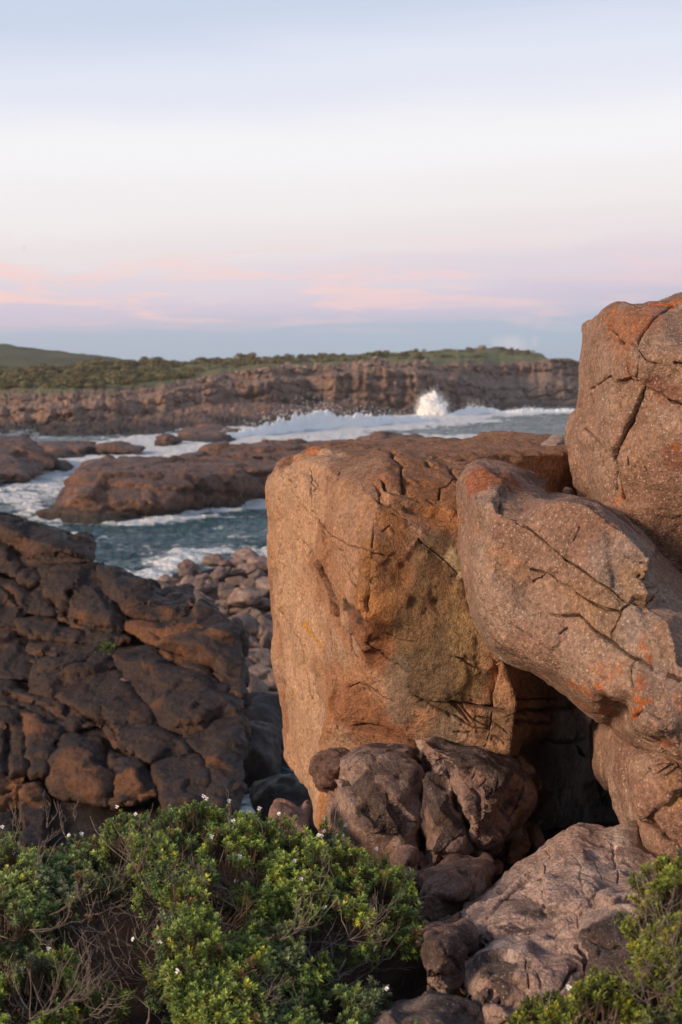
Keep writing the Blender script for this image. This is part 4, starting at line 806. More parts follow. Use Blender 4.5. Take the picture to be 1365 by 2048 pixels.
def build_heap_bed():
    xs = np.linspace(280, 610, 60); ys = np.linspace(1112, 1600, 70)
    P = []
    for y in ys:
        for x in xs:
            yy = max(y, top_edge(x) + 16); P.append(W(x, yy, heapY(yy) + .35))
    P = np.array(P); P += np.stack([0 * P[:, 0], 0 * P[:, 0], fbm(P * 1.2, 4, 8) * .25 - .1], 1)
    far = P[:60].copy(); far[:, 1] += 2; far[:, 2] = -1.5
    side = (np.arange(len(P)) % 60) > 55; P[side, 2] -= ((np.arange(len(P)) % 60)[side] - 55) * .45
    P = np.concatenate([far, P]); i = np.arange(len(P)).reshape(-1, 60)
    f = np.stack([i[:-1, :-1], i[:-1, 1:], i[1:, 1:], i[1:, :-1]], -1).reshape(-1, 4)[:, ::-1]
    me = mesh_arrays('boulder_bank', P, [f]); shade_smooth(me); set_col(me, palette(P, P * 0, (0.07, 0.046, 0.037), (0.05, 0.034, 0.028), s=.8, seed=3))
    tag(link('shingle_bank', me, M_HEAP), kind='structure', label='bank of dark shingle under the boulder heap')
build_heap_bed()

def gully(name, label, out, inner, T=2, col=(0.055, 0.04, 0.034), seed=5):
    make_rock(name, label, 'rock', out, inner, T=T, voxel=0.05, rnd=1, fac=(0.16, .8, .06), rough=(.05, .9), peel=.02, mat=M_DARK, shrink=1.0, lift=-.8, seed=seed,
              pal=lambda V, N, s: palette(V, N, col, tuple(.7 * c for c in col), tuple(1.5 * c for c in col), .7, s))
gully('gully_rock', 'dark wet rock wall at the back of the narrow gully, under the pale flat boulder',
      [(470,1400,26),(500,1378,26.3),(540,1385,26.3),(580,1392,26.3),(640,1420,26),(640,1570,25),(560,1560,25),(500,1552,25),(470,1540,25)], [(520,1420,25.4),(560,1480,25),(500,1480,25.1)], seed=51)
gully('gully_rock', 'wide black rock lying across the floor of the gully in front of the foam',
      [(508,1590,20.2),(520,1568,20.4),(560,1560,20.5),(610,1566,20.5),(660,1580,20.4),(680,1640,19.5),(600,1660,19.3),(520,1640,19.5)], [(560,1585,19.8),(620,1595,19.8)], T=1.2, col=(0.055, 0.038, 0.031), seed=52)
gully('gully_rock', 'jointed black slab at the left side of the gully, level with the foam',
      [(462,1470,23.5),(500,1440,24),(545,1450,24.2),(560,1500,23.8),(552,1552,23.4),(500,1556,23.2),(470,1580,22.8)], [(505,1490,23.2),(530,1520,23.1)], T=1.2, seed=53)

# ================================================================== sea
WAVE_PX = [(425,882),(470,878),(520,874),(570,866),(620,858),(680,856),(740,853),(800,846),(870,842)]
def sea_points(pxs): return [G(x, y) for x, y in pxs]
FOAM = [  # pixel polylines on the water, half-width in metres, strength
  ([(130,925),(220,905),(300,890),(400,885),(470,890),(560,886),(700,880)], 9, 1.0), ([(60,935),(110,960),(60,985),(0,1000)], 4, .55), ([(-60,975),(40,968),(90,950)], 2.5, .9),
  ([(0,990),(70,1015),(140,1040),(260,1045),(380,1032),(480,1005),(560,1000)], 2.0, .55), ([(360,1030),(420,1018),(500,1000)], 1.2, .9), ([(470,1010),(520,998),(600,990)], 2.0, .9),
  (WAVE_PX, 9, 1.2), ([(700,872),(800,872),(900,876),(1000,872)], 7, .6), ([(820,840),(900,832),(1000,826),(1160,824)], 9, 1.1), ([(620,848),(760,842),(850,834)], 5, .9), ([(380,856),(400,860),(450,858)], 4, .6),
  ([(280,900),(340,890),(440,888)], 6, 1.1), ([(300,880),(370,872),(430,872)], 5, .8), ([(90,905),(140,898),(200,902)], 4, 1.0),
  ([(560,1100),(430,1100),(350,1120),(300,1160)], 1.4, .6), ([(180,1135),(240,1150),(300,1165)], 1.4, .5), ([(0,1040),(90,1055),(170,1090)], 1.8, .4)]
def build_sea():
    rows = []
    py = 1640.0
    while py > 800: rows.append(7 * 1.0 / math.tan(math.atan((py - HOR) / F))); py -= 1.3 if py < 1180 else 4
    ys = np.array(rows)
    cols = np.concatenate([np.linspace(-.62, -.285, 90), np.linspace(-.28, .20, 380), np.linspace(.205, .5, 70)])
    X = ys[:, None] * cols[None, :]; Y = np.repeat(ys[:, None], len(cols), 1)
    P = np.stack([X.ravel(), Y.ravel(), np.zeros(X.size)], 1)
    d = P * [1, 1, 1]
    z = 0.30 * fbm(d * [.20, .40, 1], 3, 5) + 0.20 * ridged(d * [.45, .85, 1], 3, 6) * 1.0 - .16
    z += np.clip((d[:, 1] - 60) / 120, 0, 1) * 0.5 * fbm(d * [.05, .12, 1], 3, 7)
    P[:, 2] = z
    P[P[:, 1] < 27, 2] *= .4
    foam = np.zeros(len(P))
    for pts, hw, st in FOAM:
        L = np.array([p for i in range(len(pts) - 1) for p in [G(pts[i][0] + (pts[i + 1][0] - pts[i][0]) * t, pts[i][1] + (pts[i + 1][1] - pts[i][1]) * t) for t in np.linspace(0, 1, 14)[:-1]]] + [G(*pts[-1])])
        d2 = np.full(len(P), 1e9)
        for q in L: d2 = np.minimum(d2, ((P[:, :2] - q[:2]) ** 2).sum(1))
        foam = np.maximum(foam, st * np.exp(-(np.sqrt(d2) / hw) ** 2))
    n = fbm(P * [.35, .75, 1], 5, 9, .6); n2 = fbm(P * [1.1, 2.0, 1], 4, 10, .6)
    far = np.clip(P[:, 1] / 120, 0.15, 1)
    f = sstep(.34, .66, foam * 1.1 + n * .6 + n2 * .4 + .02)
    f = np.maximum(f, sstep(.20, .42, n + .5 * n2) * (.35 + .35 * np.clip(P[:, 1] / 120, 0, 1)))
    f = np.where(P[:, 1] < 27, sstep(-.05, .30, n2) * .6, f)
    P[:, 2] += f * .12 * (foam > .2)
    N_, M_ = len(ys), len(cols); i = np.arange(N_ * M_).reshape(N_, M_)
    fa = np.stack([i[:-1, :-1], i[:-1, 1:], i[1:, 1:], i[1:, :-1]], -1).reshape(-1, 4)
    # the open sea round the detailed patch, a little lower
    S = 1500.0; k = len(P)
    Q = np.array([(-S, -S, -.5), (S, -S, -.5), (S, S, -.5), (-S, S, -.5)])
    me = mesh_arrays('sea', np.concatenate([P, Q]), [fa, np.array([[k, k + 1, k + 2, k + 3]])]); shade_smooth(me)
    C = np.zeros((k + 4, 3)); C[:k] = f[:, None]
    set_col(me, C, 'Foam')
    m, nt, b = new_mat('sea_water')
    tc = nt.nodes.new('ShaderNodeTexCoord'); at = nt.nodes.new('ShaderNodeAttribute'); at.attribute_name = 'Foam'
    mp = nt.nodes.new('ShaderNodeMapping'); mp.inputs['Scale'].default_value = (1, 1.7, 1); nt.links.new(tc.outputs['Object'], mp.inputs[0])
    n1 = noise_n(nt, mp.outputs[0], 1.0, 5, .6); n2 = noise_n(nt, mp.outputs[0], .06, 4, .6); n3 = noise_n(nt, mp.outputs[0], 2.2, 6, .7)
    deep = mixc(nt, mapr(nt, n2.outputs[0], .35, .65, 0, 1), (0.017, 0.060, 0.083), (0.032, 0.110, 0.138))
    sep = nt.nodes.new('ShaderNodeSeparateColor'); nt.links.new(at.outputs['Color'], sep.inputs[0])
    fo = mapr(nt, math_n(nt, 'ADD', sep.outputs[0], math_n(nt, 'MULTIPLY', math_n(nt, 'SUBTRACT', n3.outputs[0], .5), .8)), .1, .75, 0, 1)
    fo = math_n(nt, 'MULTIPLY', fo, mapr(nt, sep.outputs[0], 0.0, .12, 0, 1))
    c = mixc(nt, fo, deep, (0.84, 0.88, 0.90))
    nt.links.new(c, b.inputs['Base Color'])
    nt.links.new(mapr(nt, fo, 0, 1, .16, .9), b.inputs['Roughness'])
    b.inputs['IOR'].default_value = 1.33
    bp = nt.nodes.new('ShaderNodeBump'); bp.inputs['Distance'].default_value = 1.3; bp.inputs['Strength'].default_value = 1.0
    nt.links.new(n1.outputs[0], bp.inputs['Height']); nt.links.new(bp.outputs[0], b.inputs['Normal'])
    tag(link('sea', me, m), kind='structure', label='teal sea streaked with white foam')
build_sea()

# ---- breaking water
m, nt, b = new_mat('white_water')
tc = nt.nodes.new('ShaderNodeTexCoord'); n_ = noise_n(nt, tc.outputs['Object'], .7, 5, .65)
nt.links.new(mixc(nt, mapr(nt, n_.outputs[0], .28, .50, 0, 1), (.74, .84, .86), (.94, .95, .95)), b.inputs['Base Color']); b.inputs['Roughness'].default_value = .9
b.inputs['Subsurface Weight'].default_value = .35; b.inputs['Subsurface Radius'].default_value = (.5, .6, .7); b.inputs['Subsurface Scale'].default_value = .4
M_WHITE = m
def ball_mesh(balls, sub):
    bm = bmesh.new(); bmesh.ops.create_icosphere(bm, subdivisions=sub, radius=1.0); bm.verts.index_update()
    U = np.array([v.co for v in bm.verts]); Fc = np.array([[v.index for v in f.verts] for f in bm.faces]); bm.free()
    c = np.array([b[0] for b in balls]); r = np.array([b[1] for b in balls])
    return mesh_arrays('w', (c[:, None] + U[None] * r[:, None, None]).reshape(-1, 3), [(Fc[None] + (np.arange(len(c)) * len(U))[:, None, None]).reshape(-1, 3)])
r5 = np.random.default_rng(77)
def along(pts, t):
    n = len(pts) - 1; i = min(int(t * n), n - 1); u = t * n - i
    return pts[i][0] + (pts[i + 1][0] - pts[i][0]) * u, pts[i][1] + (pts[i + 1][1] - pts[i][1]) * u
def crest(pts, prof, wid, seed, label, mist=300):
    """a breaker: one ragged ridge of water with fine spray thrown off its top"""
    r = np.random.default_rng(seed); ns, nv = 420, 46
    s = np.linspace(0, 1, ns); v = np.linspace(-1, 1, nv)
    line = np.array([G(*along(pts, min(t, .9999))) for t in s]); h = np.interp(s, np.linspace(0, 1, len(prof)), prof)
    Lq = np.concatenate([[0], np.cumsum(np.linalg.norm(np.diff(line, axis=0), axis=1))])
    S, Vv = np.meshgrid(Lq, v, indexing='ij'); H = np.repeat(h[:, None], nv, 1)
    q = np.stack([S.ravel(), Vv.ravel() * wid, np.zeros(S.size)], 1)
    lump = .62 + .55 * fbm(q * [.33, .25, 1], 4, seed, .6) + .30 * ridged(q * [.9, .7, 1], 4, seed + 3)
    top = fbm(np.stack([S.ravel() * .30, 0 * S.ravel() + seed, 0 * S.ravel()], 1), 5, seed + 5, .7)
    v_ = Vv.ravel(); pr = np.where(v_ < 0, np.exp(-(v_ / .36) ** 2), np.exp(-(v_ / .5) ** 2))
    z = H.ravel() * pr * np.clip(lump, .25, 2) * (.95 + .55 * top) + .14 * fbm(q * 1.4, 4, seed + 8) * (1 - v_ ** 2) - .12 * np.abs(v_) ** 6
    P = np.repeat(line[:, None], nv, 1).reshape(-1, 3) + np.stack([.35 * fbm(q * .8, 3, seed + 1) * pr, v_ * wid * .6 + .5 * fbm(q * .7, 4, seed + 2) - pr * H.ravel() * .4, z], 1)
    i = np.arange(ns * nv).reshape(ns, nv); f = np.stack([i[:-1, :-1], i[1:, :-1], i[1:, 1:], i[:-1, 1:]], -1).reshape(-1, 4)
    me = mesh_arrays('breaking_wave', P, [f]); Pt = P.reshape(ns, nv, 3); zi = Pt[:, :, 2].argmax(1)
    drops = []
    for _ in range(mist):
        k = r.integers(4, ns - 4)
        if r.random() > h[k] / max(prof): continue
        c = Pt[k, zi[k]]; drops.append((c + np.array([r.normal() * .3, r.normal() * .4 + .3, abs(r.normal()) * .35 * h[k]]), r.uniform(.02, .06)))
    dm = ball_mesh(drops, 1); bm = bmesh.new(); bm.from_mesh(me); bm.from_mesh(dm); bm.to_mesh(me); bm.free(); shade_smooth(me)
    loc = rebase(me); me.name = 'breaking_wave'
    return tag(link('breaking_wave', me, M_WHITE, loc=loc), label, 'wave')
crest(WAVE_PX, [.4, 1.0, 1.5, 2.1, 2.7, 2.3, 1.9, 1.2, .6], 5.0, 1, 'long curling white breaker rolling in front of the low brown cliff', 900)
crest([(895,832),(940,830),(965,828),(1010,827)], [.4, 1.9, 1.5, .4], 4.0, 2, 'short white breaker just right of the spray plume', 250)
crest([(1005,826),(1060,825),(1110,824),(1190,823)], [.4, 1.0, .7, .8], 4.0, 3, 'low white line of surf at the far right, beside the upright boulder', 200)
crest([(560,850),(640,845),(720,842),(800,838)], [.3, .6, .7, .3], 3.5, 4, 'thin white backwash line behind the long curling breaker', 100)
def plume():
    bm = bmesh.new(); bmesh.ops.create_icosphere(bm, subdivisions=6, radius=1.0); me = bpy.data.meshes.new('w'); bm.to_mesh(me); bm.free()
    U = get_v(me); t = np.clip(U[:, 2], -.3, 1)
    rad = .74 + .45 * fbm(U * 2.6, 5, 61, .65) + .20 * ridged(U * [5, 5, 2.5], 5, 62) - .1 + .12 * np.clip(U[:, 2], 0, 1) ** 3
    V = U * rad[:, None] * [3.3, 2.4, 4.6]; V[:, 0] -= .25 * V[:, 2] * .3
    V += .30 * np.stack([fbm(U * 11, 4, 63), fbm(U * 11 + 5, 4, 64), fbm(U * 11 + 9, 4, 65)], 1)
    base = G(866, 832); set_v(me, V * [.90, .88, .94] + base - [0, 0, .2]); V = V + base - [0, 0, .2]; V0 = V
    drops = []
    for k in r5.integers(0, len(V), 3500):
        if U[k, 2] < .05: continue
        drops.append((V[k] + U[k] * abs(r5.normal()) * [.5, .4, .6] + [0, 0, .05], r5.uniform(.015, .05)))
    dm = ball_mesh(drops, 1); bm = bmesh.new(); bm.from_mesh(me); bm.from_mesh(dm); bm.to_mesh(me); bm.free(); shade_smooth(me)
    loc = rebase(me); me.name = 'spray_plume'
    po = tag(link('spray_plume', me, M_WHITE, loc=loc), 'tall white plume of spray bursting up against the dark cliff', 'splash')
    bm = bmesh.new(); bmesh.ops.create_icosphere(bm, subdivisions=4, radius=1.0); mm = bpy.data.meshes.new('mist'); bm.to_mesh(mm); bm.free()
    Q = get_v(mm); Q = Q * (1.0 + .25 * fbm(Q * 2.2, 5, 61, .6))[:, None] * [3.0, 2.2, 4.4]; Q[:, 0] -= .075 * Q[:, 2]; set_v(mm, Q + base - [0, 0, .2] - loc)
    vm = bpy.data.materials.new('spray_mist'); vm.use_nodes = True; vt = vm.node_tree; vt.nodes.clear()
    vo = vt.nodes.new('ShaderNodeOutputMaterial'); vv = vt.nodes.new('ShaderNodeVolumePrincipled'); vt.links.new(vv.outputs[0], vo.inputs['Volume'])
    vv.inputs['Color'].default_value = (.97, .97, .98, 1); vv.inputs['Density'].default_value = .16
    link('mist', mm, vm, po)
plume()

# ================================================================== rocks in the sea
def pal_isl(V, N, seed):
    C = palette(V, N, (0.19, 0.092, 0.058), (0.13, 0.066, 0.044), (0.25, 0.13, 0.08), .35, seed, dark=(0.06, 0.04, 0.034), dark_thr=.28, dark_s=.5)
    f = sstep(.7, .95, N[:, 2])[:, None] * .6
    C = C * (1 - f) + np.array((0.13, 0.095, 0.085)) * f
    w = (1 - sstep(.15, .75, V[:, 2] + .3 * fbm(V * .8, 3, seed)))[:, None]       # wet tide line
    return C * (1 - w) + np.array((0.03, 0.024, 0.02)) * w
def sea_rock(name, label, out, inner, T, vox, creases=(), seed=1, rnd=0, sh=.98, k=1.0, lines=()):
    return make_rock(name, label, 'rock', out, inner, T=T, voxel=vox, rnd=rnd, fac=(.85 * k, .27, .36 * k), nz=.35, rough=(.10 * k, .6), peel=.04 * k, mat=M_SEA_ROCK, shrink=sh, lift=0, seed=seed, pal=pal_isl, creases=creases, strat=((.05, .1, 1), .9, .24 * k, .4), lines=lines, fine=0)
sea_rock('island_rock', 'long flat-topped brown rock island lying alone in the water',
    [(96,1028,69),(102,1005,70.5),(112,988,71.5),(124,966,72.5),(140,948,74),(160,930,78),(225,919,83),(300,914,87),(390,911,90),(480,908,93),(600,905,96),(760,905,96),(760,1010,84),(600,1012,80),(500,1010,77),(470,1022,74),(413,1032,71.5),(328,1046,68),(263,1050,67),(178,1056,66),(120,1046,67.5)],
    [(150,952,71.3),(180,944,70.8),(230,952,70),(285,953,70),(338,953,70.6),(390,952,71.5),(430,947,73),(500,940,76),(563,934,79),(640,930,82),(135,1000,69.4),(180,1000,67.9),(263,1010,67.6),(340,1000,68.6),(413,990,71.3),(480,980,74),(560,980,78),(300,930,80),(420,925,84),(200,935,76),(520,922,88)],
    T=4, vox=.13, creases=[(0,1),(1,2),(2,3),(3,4),(4,5),(5,6),(6,7),(7,8),(8,9)], seed=61)
sea_rock('reef_ledge', 'raised brown ledge of rock behind the island, running off behind the squared boulder',
    [(412,930,104),(418,898,104),(440,892,105),(520,888,107),(560,885,109),(640,886,110),(700,884,111),(800,886,112),(800,940,104),(600,940,102),(480,936,102)],
    [(425,905,102.4),(500,902,102.4),(560,897,103),(640,895,104),(720,893,105)], T=10, vox=.16, creases=[(0,1),(1,2),(2,3),(3,4)], seed=62)
sea_rock('reef_rock', 'jagged brown rock showing just above the top of the squared boulder', [(716,900,128),(724,876,129),(745,874,129),(765,867,130),(795,868,130),(815,873,130),(840,872,130),(852,884,129),(870,905,127)], [(770,880,127.5),(820,884,127.5)], T=5, vox=.16, seed=63)
sea_rock('tidal_rock', 'small dark square rock in the foam left of the long breaker', [(312,896,136),(315,876,137),(325,872,137.5),(338,875,137.5),(350,884,137),(352,897,135)], [(330,882,135.6)], T=2, vox=.15, seed=64)
sea_rock('tidal_rock', 'low dark rock in the foam with a long right tail, behind the island', [(196,908,120),(204,889,122),(225,886,123),(250,888,123),(270,893,122),(292,897,121),(280,907,119)], [(225,893,120.5),(255,896,120.5)], T=3, vox=.15, seed=65)
sea_rock('tidal_rock', 'smallest dark rock at the end of the left shore ledge', [(100,945,101),(106,924,103),(120,920,103),(134,926,103),(140,945,100)], [(118,930,101.2)], T=2, vox=.13, seed=66)
sea_rock('reef_shelf', 'low grey-brown shelf of rock awash at the left end of the long breaker', [(350,880,150),(356,862,154),(385,856,158),(420,850,161),(460,856,160),(480,862,156),(470,880,148),(430,892,140),(390,890,140)], [(390,870,145),(430,866,147)], T=6, vox=.22, seed=67)
sea_rock('shore_ledge', 'stepped brown ledge of the left shore coming in at the border', [(-160,880,104),(-60,868,108),(0,870,108),(40,874,107),(66,884,105),(84,904,102),(100,926,98),(92,942,94),(50,956,90),(0,972,86),(-160,990,82)], [(0,890,99),(40,900,97),(70,918,95.5),(0,925,92),(-60,890,98),(-60,940,88),(30,940,90.5)], T=6, vox=.16, seed=68)
sea_rock('shore_ledge', 'long low dark ledge between the left shore and the foam, behind the stepped one', [(60,905,122),(86,886,126),(130,882,128),(170,884,128),(200,892,126),(214,905,122),(160,918,117),(100,920,116)], [(110,898,119),(160,898,120)], T=5, vox=.17, seed=69)

# ================================================================== headland
HX = [-400,-250,0,150,300,400,520,620,700,760,840,900,1000,1050,1100,1180,1300,1600]
R0 = [892,890,886,890,878,866,852,842,838,834,831,827,818,817,816,815,813,812]
R1 = [858,855,848,845,828,808,803,803,808,812,820,822,806,804,803,800,800,800]
B1 = [48,48,44,46,50,46,40,30,20,14,8,6,16,20,24,26,28,30]
R2 = [832,830,820,815,795,770,768,757,747,740,747,760,777,776,775,776,776,776]
R3 = [824,822,812,806,787,768,755,748,738,733,738,746,752,750,748,752,752,752]
R4 = [812,810,800,795,780,758,742,735,730,727,728,731,731,727,722,724,724,724]
R5 = [745,742,744,737,729,724,721,716,710,706,703,700,695,699,715,721,722,722]
D5 = [70,70,65,65,65,70,70,70,70,70,70,70,70,60,20,12,12,12]
def build_headland():
    pxs = np.arange(-400, 1601, 2.5)
    y0 = np.interp(pxs, HX, R0); Y0 = 7 * F / (y0 - HOR)
    Y1 = Y0 + np.interp(pxs, HX, B1); Y2 = Y1 + 5; Y3 = Y2 + 12; Y4 = Y3 + 4; Y5 = Y4 + np.interp(pxs, HX, D5)
    rows = [(y0, Y0), (np.interp(pxs, HX, R1), Y1), (np.interp(pxs, HX, R2), Y2), (np.interp(pxs, HX, R3), Y3), (np.interp(pxs, HX, R4), Y4), (np.interp(pxs, HX, R5), Y5)]
    wob = lambda k, a, s_: a * fbm(np.stack([pxs * s_, 0 * pxs + k * 3.1, 0 * pxs], 1), 4, 70 + k)
    bay = wob(9, 16, .012)
    rows = [(y0, Y0)] + [(a + wob(k, 7 if k < 4 else 4, .016), c + bay * (.5 if k == 0 else 1)) for k, (a, c) in enumerate(rows[1:-1])] + [(rows[-1][0] + wob(7, 2.5, .01), rows[-1][1] + bay)]
    pts = []
    for py, Y in rows: pts.append(np.array([W(a, b_, c) for a, b_, c in zip(pxs, py, Y)]))
    pts[0][:, 2] = -.6
    back = pts[5].copy(); back[:, 1] += 70; back[:, 2] = -1; pts.append(back)
    sub = [26, 22, 8, 14, 30, 12]
    V = []; T = []
    for k in range(6):
        for s in range(sub[k]):
            u = s / sub[k]; V.append(pts[k] * (1 - u) + pts[k + 1] * u); T.append(k + u)
    V.append(pts[6]); T.append(6.0)
    n, mm = len(V), len(pxs); V = np.concatenate(V); T = np.repeat(np.array(T), mm)
    T = T + fbm(V * [.05, .05, .02], 4, 2) * .25 * (T > .3)
    cl = np.maximum(sstep(.75, 1.05, T) * (1 - sstep(2.0, 2.4, T)), sstep(2.9, 3.05, T) * (1 - sstep(4.0, 4.3, T)))
    rock = 1 - sstep(4.0, 4.35, T)
    big = fbm(V * [.045, .02, .0], 3, 30)
    col = facet(V * [1, .5, .12], .42, 33, .25) * .8 + facet(V * [1, .5, .25], .9, 48, .2) * .5; blk = facet(V * [1, .6, 1.6], .20, 34)
    jo = worley(V * [.5, .2, .05], 35); joint = sstep(.0, .16, jo[1] - jo[0])
    out = cl * (col * 1.3 + big * 2 - (1 - joint) * .35) + rock * (blk * 1.2 + facet(V * [1, .6, 2.2], .5, 50, .2) * .5 + fbm(V * .25, 5, 36) * .8)
    qs = V[:, 2] * .62 + fbm(V * [.06, .06, .05], 3, 51) * 1.6; qs = qs - np.floor(qs); out = out + rock * (sstep(0, .3, qs) * (1 - sstep(.8, 1, qs)) - .5) * 1.1
    V[:, 1] -= out * np.where(T > .1, 1, .2)
    V[:, 2] += rock * sstep(.08, .5, T) * (facet(V * [1, 1, 1], .30, 37) * .55 + fbm(V * .5, 4, 38) * .45 + ridged(V * [.12, .3, .1], 3, 39) * .5 - .3)
    V[:, 2] += (1 - rock) * (fbm(V * [.12, .06, 0], 4, 40) * 1.2) * (1 - sstep(5.2, 6, T))
    i = np.arange(n * mm).reshape(n, mm)
    f = np.stack([i[:-1, :-1], i[:-1, 1:], i[1:, 1:], i[1:, :-1]], -1).reshape(-1, 4)
    me = mesh_arrays('headland', V, [f]); shade_smooth(me)
    N = get_n(me)
    C = palette(V, N, (0.21, 0.115, 0.080), (0.155, 0.088, 0.064), (0.26, 0.16, 0.112), .12, 41, dark=(0.05, 0.037, 0.032), dark_thr=.33, dark_s=.2)
    rc = np.array((0.26, 0.15, 0.095)); f_ = (cl * sstep(-.1, .25, fbm(V * [.3, .1, .05], 4, 42)))[:, None] * .8
    C = C * (1 - f_) + rc * f_
    C *= np.clip(1 + 1.1 * fbm(V * [.05, .05, .16], 4, 52), .5, 1.7)[:, None]
    d_ = V - EYE; vpx = CX + F * (d_ @ RGT) / (d_ @ FWD)
    pale = (sstep(900, 990, vpx) * (1 - sstep(1.6, 2.9, T)) * sstep(-.25, .1, fbm(V * .2, 4, 49)) * .75)[:, None]; C = C * (1 - pale) + np.array((0.25, 0.20, 0.175)) * pale
    C *= (1 - .35 * cl * (1 - joint))[:, None]
    lg = (rock * sstep(.45, .8, N[:, 2]) * sstep(.6, 1.2, T))[:, None] * .5; C = C * (1 - lg) + np.array((0.30, 0.215, 0.16)) * lg
    w = (1 - sstep(.3, 1.3, V[:, 2] + .5 * fbm(V * .3, 3, 43)))[:, None]
    C = C * (1 - w) + np.array((0.05, 0.037, 0.031)) * w
    gr = np.tile(np.array((0.13, 0.15, 0.05)), (len(V), 1))
    g1 = sstep(-.1, .25, fbm(V * [.09, .05, 0], 4, 44))[:, None]; gr = gr * (1 - g1) + np.array((0.16, 0.135, 0.06)) * g1
    g2 = sstep(.1, .35, fbm(V * [.14, .07, 0], 4, 45))[:, None]; gr = gr * (1 - g2) + np.array((0.07, 0.082, 0.034)) * g2
    g = sstep(4.02, 4.22, T + .12 * fbm(V * .2, 4, 46))
    g = np.maximum(g, sstep(2.2, 2.5, T) * (1 - sstep(2.8, 3.0, T)) * sstep(.12, .3, fbm(V * [.05, .05, 0], 3, 47)) * .8)[:, None]
    C = C * (1 - g) + gr * g
    set_col(me, C)
    tag(link('headland', me, rock_mat('headland_rock', .03, .05, (.3, .24, .2), .6, .9)), kind='structure', label='low rocky headland with columned brown cliffs and green scrub on top')
    return V, T, n, mm
HVts, HT, HN, HM = build_headland()

def build_hill():
    pxs = np.linspace(-500, 420, 140)
    sky = np.interp(pxs, [-500,-200,0,60,130,210,300,420], [668,680,696,704,716,731,747,765])
    V = []
    for u in np.linspace(0, 1, 30):
        for x, s in zip(pxs, sky):
            p0 = W(x, 752, 420.); p0[2] = 2; p1 = W(x, s, 620.)
            V.append(p0 * (1 - u) + p1 * u + np.array([0, 0, 6 * math.sin(u * math.pi)]))
    for x, s in zip(pxs, sky): p = W(x, s, 620.); V.append(np.array([p[0], 900., 0]))
    V = np.array(V); V[:, 2] += fbm(V * .02, 4, 3) * 2.5 + fbm(V * .15, 3, 4) * 1.0
    i = np.arange(len(V)).reshape(-1, 140); f = np.stack([i[:-1, :-1], i[:-1, 1:], i[1:, 1:], i[1:, :-1]], -1).reshape(-1, 4)
    me = mesh_arrays('hill', V, [f]); shade_smooth(me)
    C = palette(V, V * 0, (0.062, 0.082, 0.030), (0.045, 0.058, 0.024), (0.095, 0.10, 0.042), .03, 5)
    set_col(me, C)
    tag(link('hill', me, rock_mat('scrub_hill', .02, .0, (.1, .1, .05), .8, .95)), kind='structure', label='dark green scrub-covered hill behind the left end of the headland')
build_hill()

# ---- shrubs of the headland
def leaf_mat(name, c0, c1, rough=.6, trans=.0):
    m, nt, b = new_mat(name)
    at = nt.nodes.new('ShaderNodeAttribute'); at.attribute_name = 'Col'
    nt.links.new(at.outputs['Color'], b.inputs['Base Color']); b.inputs['Roughness'].default_value = rough
    b.inputs['Specular IOR Level'].default_value = .35
    if trans:
        tr = nt.nodes.new('ShaderNodeBsdfTranslucent'); nt.links.new(at.outputs['Color'], tr.inputs[0])
        mx = nt.nodes.new('ShaderNodeMixShader'); mx.inputs[0].default_value = trans
        out = [n for n in nt.nodes if n.type == 'OUTPUT_MATERIAL'][0]
        nt.links.new(b.outputs[0], mx.inputs[1]); nt.links.new(tr.outputs[0], mx.inputs[2]); nt.links.new(mx.outputs[0], out.inputs[0])
    return m
M_SHRUB = leaf_mat('shrub_leaves', None, None, .8, .15)
def shrub_mesh(seed):
    r = np.random.default_rng(seed); V = []; C = []
    lobes = [(r.normal(size=3) * [.55, .4, .18] + [0, 0, .45], r.uniform(.3, .55)) for _ in range(7)]
    tint = np.array((.10, .112, .045)) * r.uniform(.8, 1.5) * np.array([r.uniform(.9, 1.35), 1, r.uniform(.8, 1.1)])
    for c, rad in lobes:
        for _ in range(110):
            d = r.normal(size=3); d /= np.linalg.norm(d)
            p = c + d * rad * r.uniform(.6, 1.08) * [1, 1, .75]
            if p[2] < -.1: continue
            a = r.normal(size=3); a /= np.linalg.norm(a); bb = np.cross(a, d); s = r.uniform(.07, .15)
            V += [p - a * s, p + bb * s * .8, p + a * s, p - bb * s * .8]
            cc = tint * r.uniform(.7, 1.4); C += [cc] * 4
    V = np.array(V); f = np.arange(len(V)).reshape(-1, 4)
    me = mesh_arrays('shrub', V, [f]); set_col(me, C); me.materials.append(M_SHRUB)
    return me
SH = [shrub_mesh(300 + k) for k in range(8)]
rs = np.random.default_rng(21)
def put_shrub(p, s, label, group):
    o = bpy.data.objects.new('coastal_shrub', SH[rs.integers(8)]); COL.objects.link(o)
    o.location = p - np.array([0, 0, .15 * s]); o.scale = (s * rs.uniform(1.0, 1.7), s * 1.2, s * rs.uniform(.7, 1.05)); o.rotation_euler = (0, 0, rs.uniform(0, 6.28))
    tag(o, label, 'shrub', group)
sky_i = np.nonzero((HT > 4.85) & (HT < 5.1))[0]; mid_i = np.nonzero((HT > 4.25) & (HT < 4.9))[0]
def hpx(P):
    d = P - EYE; return CX + F * (d @ RGT) / (d @ FWD)
HPX = hpx(HVts)
def hill_dens(px): return np.interp(px, [-100, 150, 300, 640, 700, 1040, 1080, 1100], [1, 1, 1, .9, .45, .4, .15, 0])
cnt = 0
for j in rs.permutation(sky_i):
    if cnt >= 75: break
    if -80 < HPX[j] < 1110 and rs.random() < hill_dens(HPX[j]):
        put_shrub(HVts[j], rs.uniform(1.0, 2.1) if HPX[j] < 680 else rs.uniform(.6, 1.2), 'dark green wind-cropped shrub on the skyline of the headland', 'shrubs along the skyline of the headland'); cnt += 1
cnt = 0
